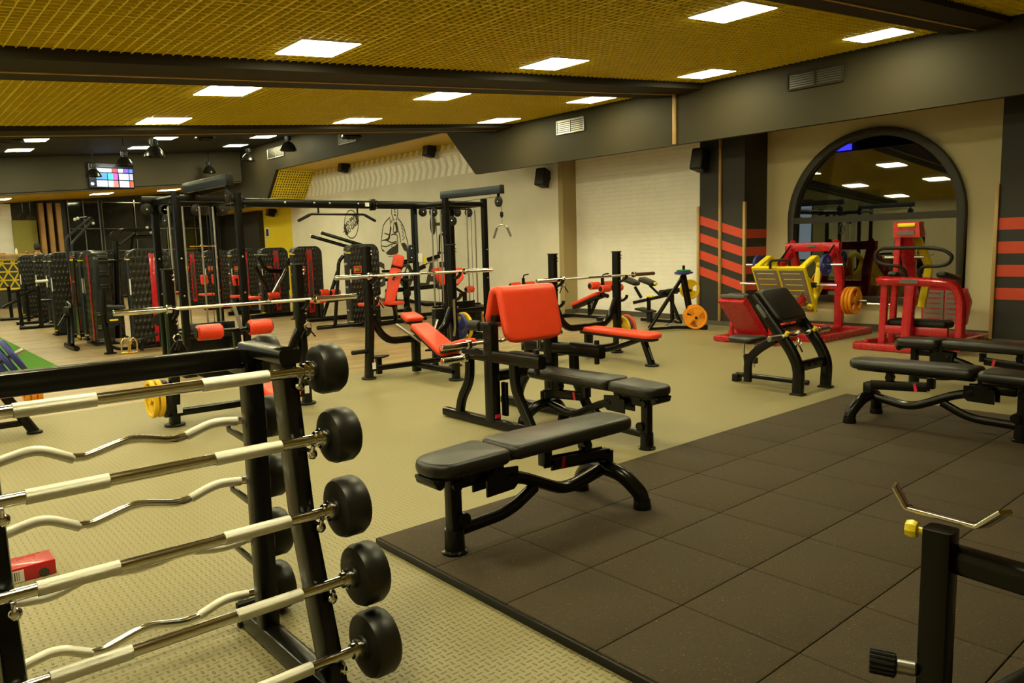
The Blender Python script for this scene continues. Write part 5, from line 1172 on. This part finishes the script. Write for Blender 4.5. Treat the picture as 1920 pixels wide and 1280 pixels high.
FL = [[(18.58,2.69),(18.63,2.58),(18.61,2.47),(18.55,2.36),(18.5,2.3)],[(18.29,2.67),(18.29,2.55),(18.32,2.42),(18.4,2.29)],[(18.54,2.64),(18.45,2.62)],[(18.41,2.62),(18.32,2.64)],[(18.43,2.61),(18.46,2.54),(18.41,2.52)],[(18.7,2.41),(18.91,2.32),(19.1,2.19),(19.17,1.99),(19.22,1.86),(19.27,1.7),(19.25,1.55),(19.19,1.46)],[(18.72,2.36),(18.72,2.2)],[(19.05,1.97),(18.83,1.92),(18.75,1.95)],[(19.21,1.76),(19.06,1.78),(18.85,1.74),(18.71,1.69),(18.43,1.72)],[(18.3,2.36),(18.11,2.21),(17.99,2.04),(17.94,1.86),(17.85,1.67),(17.85,1.51)],[(18.3,2.01),(18.24,1.87),(18.22,1.68)],[(18.18,2.18),(18.08,2.13),(18.17,2.08),(18.02,2.04),(18.13,1.97),(18.02,1.93),(18.14,1.86),(17.97,1.82),(18.12,1.75)],[(18.69,1.9),(18.62,1.93),(18.41,1.91),(18.35,1.85),(18.41,1.76),(18.33,1.68)],[(19.23,1.61),(18.97,1.58),(18.72,1.65),(18.4,1.68)],[(18.52,2.24),(18.58,2.02),(18.53,1.95)],[(18.68,1.62),(18.69,1.54)],[(18.71,1.5),(18.69,1.39)],[(18.46,1.56),(18.45,1.5)],[(18.6,2.34),(18.65,2.25)],[(18.62,2.69),(18.48,2.72),(18.28,2.68)]]
XW = 11.598
wm = thing('athlete_mural', 'painted black line mural of a shouting muscular man with clasped hands on the grey wall', 'mural', (XW, 18.5, 1.3))
g = G()
for p in FP: g.prism([(XW, a, b) for a, b in p], (-.002, 0, 0))
split_build(g, 'dark_shape', muralm, wm)
g = G()
def stroke(g, P, w_=.022):
    Q = fillet([(XW-.001, a, b) for a, b in P], .08, 3)
    g.sweep(Q, [(-w_/2, -.001), (w_/2, -.001), (w_/2, .001), (-w_/2, .001)], (1, 0, 0))
for i, p in enumerate(FL): stroke(g, p, .022 if i == 11 else .034)
g.build('ink_line', muralm, wm)
# round motto badge with a slanted barbell
mb = thing('motto_badge', 'round painted badge with barbell reading NO PAIN NO GAIN on the grey wall', 'mural', (XW, 20.95, 2.3))
C_ = Vector((XW-.001, 20.95, 2.30)); ex = Vector((0, -1, 0)); ez_ = Vector((0, 0, 1)); an = R(24)
dx_ = (ex*math.cos(an)+ez_*math.sin(an)); dy_ = (-ex*math.sin(an)+ez_*math.cos(an))
g = G()
for a0, a1 in ((40, 190), (225, 365)):
    P = [C_+ex*.42*math.cos(R(a))+ez_*.42*math.sin(R(a)) for a in range(a0, a1+1, 6)]
    g.sweep(P, [(-.016, -.001), (.016, -.001), (.016, .001), (-.016, .001)], (1, 0, 0))
split_build(g, 'ring', muralm, mb)
g = G()
def quad(c, hx, hy): return [c+dx_*a*hx+dy_*b*hy for a, b in ((-1, -1), (1, -1), (1, 1), (-1, 1))]
g.prism(quad(C_, .30, .012), (-.002, 0, 0))
for s in (-1, 1):
    g.prism(quad(C_+dx_*s*.375, .05, .18), (-.002, 0, 0)); g.prism(quad(C_+dx_*s*.455, .025, .13), (-.002, 0, 0)); g.prism(quad(C_+dx_*s*.52, .04, .018), (-.002, 0, 0))
g.build('barbell', muralm, mb)
text('NO PAIN', .19, C_+dy_*.11, dx_, dy_, muralm, 'lettering', mb); text('NO GAIN', .19, C_-dy_*.11, dx_, dy_, muralm, 'lettering', mb)
b2 = thing('round_badge', 'second round painted badge, partly hidden by the right cable tower', 'mural', (XW, 16.4, 2.1))
g = G()
for y in (16.62, 16.12):
    P = [Vector((XW-.001, y+.14*math.cos(R(a)), 2.12+.27*math.sin(R(a)))) for a in range(0, 360, 12)]; g.prism(P, (-.002, 0, 0))
g.prism([(XW-.001, 16.6, 2.16), (XW-.001, 16.1, 2.16), (XW-.001, 16.1, 2.08), (XW-.001, 16.6, 2.08)], (-.003, 0, 0)); g.build('dumbbell', muralm, b2)
wl = thing('wall_lettering', 'large black outlined capital letters along the lower part of the grey wall', 'lettering', (XW, 17.5, .6))
for ch_, y in (('G', 19.45), ('O', 18.05), ('L', 17.3), ('A', 16.75), ('R', 16.15)):
    text(ch_, .95, (XW-.001, y, .75), ex, ez_, muralm, 'letter', wl)

def speaker(label, loc, yaw):
    t = thing('wall_speaker', label, 'speaker', (0, 0, 0), 'black wall speakers'); W = dict(world=False)
    M = Matrix.Rotation(R(yaw), 4, 'Z') @ Matrix.Rotation(R(14), 4, 'Y')
    G().slab([(-.13, -.12), (.13, -.09), (.13, .09), (-.13, .12)], -.19, .19, .03, M @ Matrix.Rotation(R(0), 4, 'X')).build('cabinet', blk2, t, **W)
    G().slab([(-.004, -.10), (.004, -.10), (.004, .10), (-.004, .10)], -.16, .16, .003, M @ Matrix.Translation((-.132, 0, 0))).build('grille', label_m, t, **W)
    G().bar([(.08, 0, 0), (.20, 0, 0)], .05, .06).build('bracket', blk, t, **W)
    t.location = loc
speaker('black speaker on the chevron wall, left of the two', (11.40, 20.85, 4.02), 0); speaker('black speaker on the chevron wall, right of the two', (11.40, 16.35, 4.00), 0)
speaker('black speaker under the bulkhead at the end of the grey concrete wall', (11.40, 12.15, 2.93), 12); speaker('black speaker at the top of the striped pillar', (11.32, 8.05, 2.88), 0)
speaker('black speaker low on the yellow wall behind the pull-up beam', (11.40, 26.3, 2.98), 0)

def vent(label, y0, y1, z0, z1, m):
    t = thing('air_vent', label, 'vent', (10.29, (y0+y1)/2, (z0+z1)/2), 'air vents in the bulkhead'); x = 10.285
    P = [(x, y0, z0), (x, y1, z0), (x, y1, z1), (x, y0, z1)]
    g = G()
    for i in range(4): g.bar([P[i], P[(i+1) % 4]], .03, .03, upv=(1, 0, 0))
    g.bar([(x, (y0+y1)/2, z0), (x, (y0+y1)/2, z1)], .03, .03, upv=(1, 0, 0)); g.build('frame', m, t)
    G().box(10.293, (y0+y1)/2, (z0+z1)/2, .008, y1-y0, z1-z0).build('backing', label_m, t)
    g = G(); n = 7
    for k in range(n): g.box(x+.002, (y0+y1)/2, z0+(z1-z0)*(k+.5)/n, .012, y1-y0-.03, .008)
    g.build('slat', m, t)
vent('light grey air vent in the bulkhead above the concrete wall', 9.85, 10.55, 3.55, 3.79, steel); vent('dark air vent in the bulkhead left of the arched window', 5.05, 5.85, 3.57, 3.79, beamm)
vent('air vent in the bulkhead behind the black pendants, far left', 22.5, 23.7, 4.45, 4.75, steel); vent('air vent in the bulkhead behind the hanging pendant, middle', 18.1, 19.0, 4.35, 4.62, steel)

# screen on the far bulkhead
tv = thing('wall_screen', 'lit wall screen with rows of coloured picture tiles on the dark far bulkhead', 'television', (6.22, 25.9, 3.97))
for f in (1,):
    G().box(6.22, 25.93, 3.97, 1.28, .06, .76, .01).build('housing', blk2, tv)
    scr = G().box(6.22, 25.898, 3.97, 1.24, .004, .72).build('screen', mat('screen_black', (.004, .005, .012), .2, emit=(.006, .008, .03), estr=1.), tv)
    def tile(x0, x1, z0, z1, c, e=1.6):
        m = MATS.get('tile%s' % str(c)) or mat('tile%s' % str(c), (.02, .02, .02), .3, emit=c, estr=e)
        G().prism([(x0, 25.895, z0), (x1, 25.895, z0), (x1, 25.895, z1), (x0, 25.895, z1)], (0, -.002, 0)).build('picture_tile', m, tv)
    T = [(5.84, 6.24, 4.08, 4.19, (.75, .95, 1.)), (6.26, 6.40, 4.08, 4.19, (.75, .05, .12)), (6.42, 6.56, 4.08, 4.19, (.75, .95, 1.)), (6.58, 6.71, 4.08, 4.19, (.22, .12, .75)), (6.73, 6.83, 4.08, 4.19, (.10, .25, .75)),
         (5.80, 6.10, 3.86, 4.05, (.08, .35, .8)), (6.12, 6.26, 3.86, 4.05, (.05, .65, .75)), (6.26, 6.40, 3.86, 4.05, (.75, .10, .5)), (6.43, 6.71, 3.86, 4.05, (.6, .66, .72)), (6.73, 6.83, 3.86, 4.05, (.5, .5, .6)),
         (5.80, 6.10, 3.64, 3.83, (.6, .62, .7)), (6.12, 6.26, 3.64, 3.83, (.6, .85, .85)), (6.26, 6.40, 3.64, 3.83, (.75, .25, .22)), (6.43, 6.71, 3.64, 3.83, (.62, .68, .66)), (6.73, 6.83, 3.64, 3.83, (.75, .12, .06))]
    for q in T: tile(*q)
    for z, c in ((4.12, (.75, .12, .16)), (3.72, (.7, .72, .85))): G().lathe([(0, 0), (.05, 0), (.05, .003), (0, .003)], (5.68, 25.896, z), (0, -1, 0), 20).build('round_icon', MATS.get('tile%s' % str(c)) or mat('tile%s' % str(c), (.02, .02, .02), .3, emit=c, estr=1.6), tv)
    tile(5.9, 6.3, 4.25, 4.262, (.25, .25, .35))

# black dome pendants
def pendant(label, loc, s=1.):
    x, y, z = loc; t = thing('pendant_lamp', label, 'pendant lamp', loc, 'black dome pendant lamps'); zt = zc(x)+1.03
    G().lathe([(.055*s, .17*s), (.085*s, .155*s), (.15*s, .09*s), (.195*s, .0), (.21*s, -.055*s), (.205*s, -.055*s), (.19*s, 0), (.145*s, .085*s), (.08*s, .147*s), (.05*s, .16*s)], loc, n=32).build('shade', MATS.get('gloss_black') or mat('gloss_black', (.015, .014, .011), .22, .3), t)
    G().lathe([(0, .16*s), (.05*s, .16*s), (.05*s, .19*s), (.085*s, .20*s), (.085*s, .30*s), (.05*s, .32*s), (0, .32*s)], loc, n=20).build('socket', bluegrey, t)
    G().cyl((x, y, z+.3*s), (x, y, zt), .008, 8).build('rod', blk, t)
for lb, loc in (('black dome pendant in front of the screen, left', (5.45, 24.6, 3.86)), ('black dome pendant in front of the screen, right', (5.45, 21.3, 3.84)), ('black dome pendant above and right of the screen', (5.05, 17.4, 3.64)),
                ('small black dome pendant above the left cable tower', (9.05, 25.5, 4.19)), ('black dome pendant right of the small one, by the grey bulkhead', (9.33, 22.9, 4.33)), ('black dome pendant beside the far air vent', (8.63, 18.6, 4.11)),
                ('black dome pendant cut by the dark beam, middle', (5.18, 14.7, 3.68)), ('black dome pendant cut by the dark beam, right of the vent', (7.63, 13.6, 3.74)), ('black dome pendant cut by the dark beam at far left', (1.85, 13.2, 3.24))):
    pendant(lb, loc)
for i, (x, y) in enumerate(((4.35, 29.6), (4.5, 29.2))): 
    t = thing('pendant_lamp', ('left','right')[i]+' one of two small pendants hanging over the reception counter', 'pendant lamp', (x, y, 3.0+-.1*i), 'black dome pendant lamps')
    G().lathe([(.04, .12), (.10, .06), (.15, -.04), (.145, -.04), (.09, .05), (.03, .11)], (x, y, 2.92-.1*i), n=24).cyl((x, y, 3.0-.1*i), (x, y, 3.40), .007, 8).build('shade', MATS['gloss_black'], t)

# reception
rcn = thing('reception_counter', 'reception counter with yellow triangle lattice front and pale wooden top at far left', 'counter', (1.8, 28.4, 0))
G().box(1.8, 28.6, .78, 4.9, .5, 1.50).build('body', counter_d, rcn)
G().box(1.85, 28.55, 1.62, 5.1, .75, .14, .01).build('top', wood, rcn)
pf = G().box(1.8, 28.33, 1.06, 4.8, .03, .92).build('patterned_panel', counter_d, rcn)
g = G(); s_ = .30; hh = s_*.866; zb0 = .62; nrow = 3
for r_ in range(nrow+1):
    z = zb0+r_*hh
    if z < 1.53: g.bar([(-.5, 28.31, z), (4.18, 28.31, z)], .02, .045)
for k in range(-3, 18):
    x = -.6+k*s_
    for sg in (1, -1):
        P0 = Vector((x, 28.305, zb0)); P1 = Vector((x+sg*(.9/.866)*.5, 28.305, zb0+.9))
        if -.6 < P0.x < 4.2 and -.6 < P1.x < 4.2: g.bar([P0, P1], .045, .02, upv=(0, 1, 0))
g.bar([(-.5, 28.30, .60), (4.18, 28.30, .60)], .03, .05); g.bar([(-.5, 28.30, 1.51), (4.18, 28.30, 1.51)], .03, .05); g.bar([(4.17, 28.30, .6), (4.17, 28.30, 1.52)], .03, .05, upv=(0, 1, 0))
g.build('triangle_lattice', yelp, pf)
bt_ = thing('bottle', 'small white bottle standing on the reception counter', 'bottle', (3.9, 28.45, 1.69)); G().lathe([(0, 0), (.035, 0), (.035, .12), (.015, .16), (.015, .19), (0, .19)], (3.9, 28.45, 1.69)).build('body', white, bt_)
tr_ = thing('serving_board', 'wooden board lying on the reception counter at the left edge', 'board', (3.3, 28.5, 1.69)); G().slab(rrect(.6, .3, .05, 4, 3.3, 28.5), 1.69, 1.74, .015).build('board', woodd, tr_)
# person seen behind the counter: dark hair, dark shirt, arm reaching down to the left
ps = thing('person', 'person in a dark top behind the reception counter, one bare arm reaching left', 'person', (4.62, 29.35, 0))
me = bpy.data.meshes.new('body'); V = [(4.62, 29.35, 1.02), (4.62, 29.35, 1.30), (4.62, 29.35, 1.62), (4.62, 29.33, 1.74), (4.61, 29.31, 1.86), (4.60, 29.29, 1.96), (4.44, 29.30, 1.60), (4.33, 29.18, 1.72), (4.24, 29.02, 1.76), (4.80, 29.34, 1.60), (4.86, 29.30, 1.32), (4.80, 29.12, 1.16), (4.54, 29.35, .92), (4.52, 29.36, .50), (4.52, 29.38, .0), (4.70, 29.35, .92), (4.72, 29.36, .50), (4.72, 29.38, .0)]
Ed = [(0, 1), (1, 2), (2, 3), (3, 4), (4, 5), (2, 6), (6, 7), (7, 8), (2, 9), (9, 10), (10, 11), (0, 12), (12, 13), (13, 14), (0, 15), (15, 16), (16, 17)]
me.from_pydata([(a-4.62, b-29.35, c) for a, b, c in V], Ed, []); body = bpy.data.objects.new('body', me); COL.objects.link(body); body.parent = ps
md = body.modifiers.new('skin', 'SKIN'); rad = [.15, .15, .16, .055, .085, .07, .055, .045, .035, .055, .045, .035, .09, .065, .045, .09, .065, .045]
for v, r_ in zip(me.skin_vertices[0].data, rad): v.radius = (r_, r_*.8)
me.skin_vertices[0].data[0].use_root = True
body.modifiers.new('sub', 'SUBSURF').levels = 2; me.materials.append(skin)
for f in (1,):
    G().lathe([(0, .11), (.075, .085), (.10, .02), (.098, -.05), (.085, -.10), (.06, -.12)], (4.615, 29.325, 1.93), (0, .1, 1), 20).build('hair', hairm, ps)
    G().lathe([(.165, .95), (.175, 1.2), (.19, 1.45), (.17, 1.60), (.09, 1.69), (.06, 1.71)], (4.62, 29.35, 0), n=24).build('shirt', cloth, ps)
    G().lathe([(.17, .96), (.19, .90), (.18, .78), (.17, .70)], (4.62, 29.36, 0), n=20).build('trousers', cloth, ps)
# switch panel on the yellow wall
sw = thing('wall_intercom', 'small white framed black panel on the yellow wall', 'intercom', (11.59, 27.15, 2.25)); G().box(11.585, 27.15, 2.25, .02, .34, .36, .006).build('frame', white, sw); G().box(11.572, 27.15, 2.25, .008, .22, .26).build('display', label_m, sw)
G().box(11.585, 27.32, 1.98, .02, .10, .10, .004).build('switch', white, sw)
# strips added outside to give the blue glow atop the arched window
nb = thing('blue_glow', 'blue glow added outside, seen through the top of the arched window', 'neon light', (19.30, 8.5, 4.0))
G().box(19.36, 7.55, 4.15, .06, 1.5, .22).build('tube', bluelit, nb); G().box(19.36, 9.6, 3.75, .06, .7, .14).build('tube', bluelit, nb)
st('ground_outside', G().box(16.4, 5.5, -.06, 8., 16., .1), blackwall); st('wall_outside', G().box(19.5, 5.5, 2.5, .2, 16., 5.), blackwall)
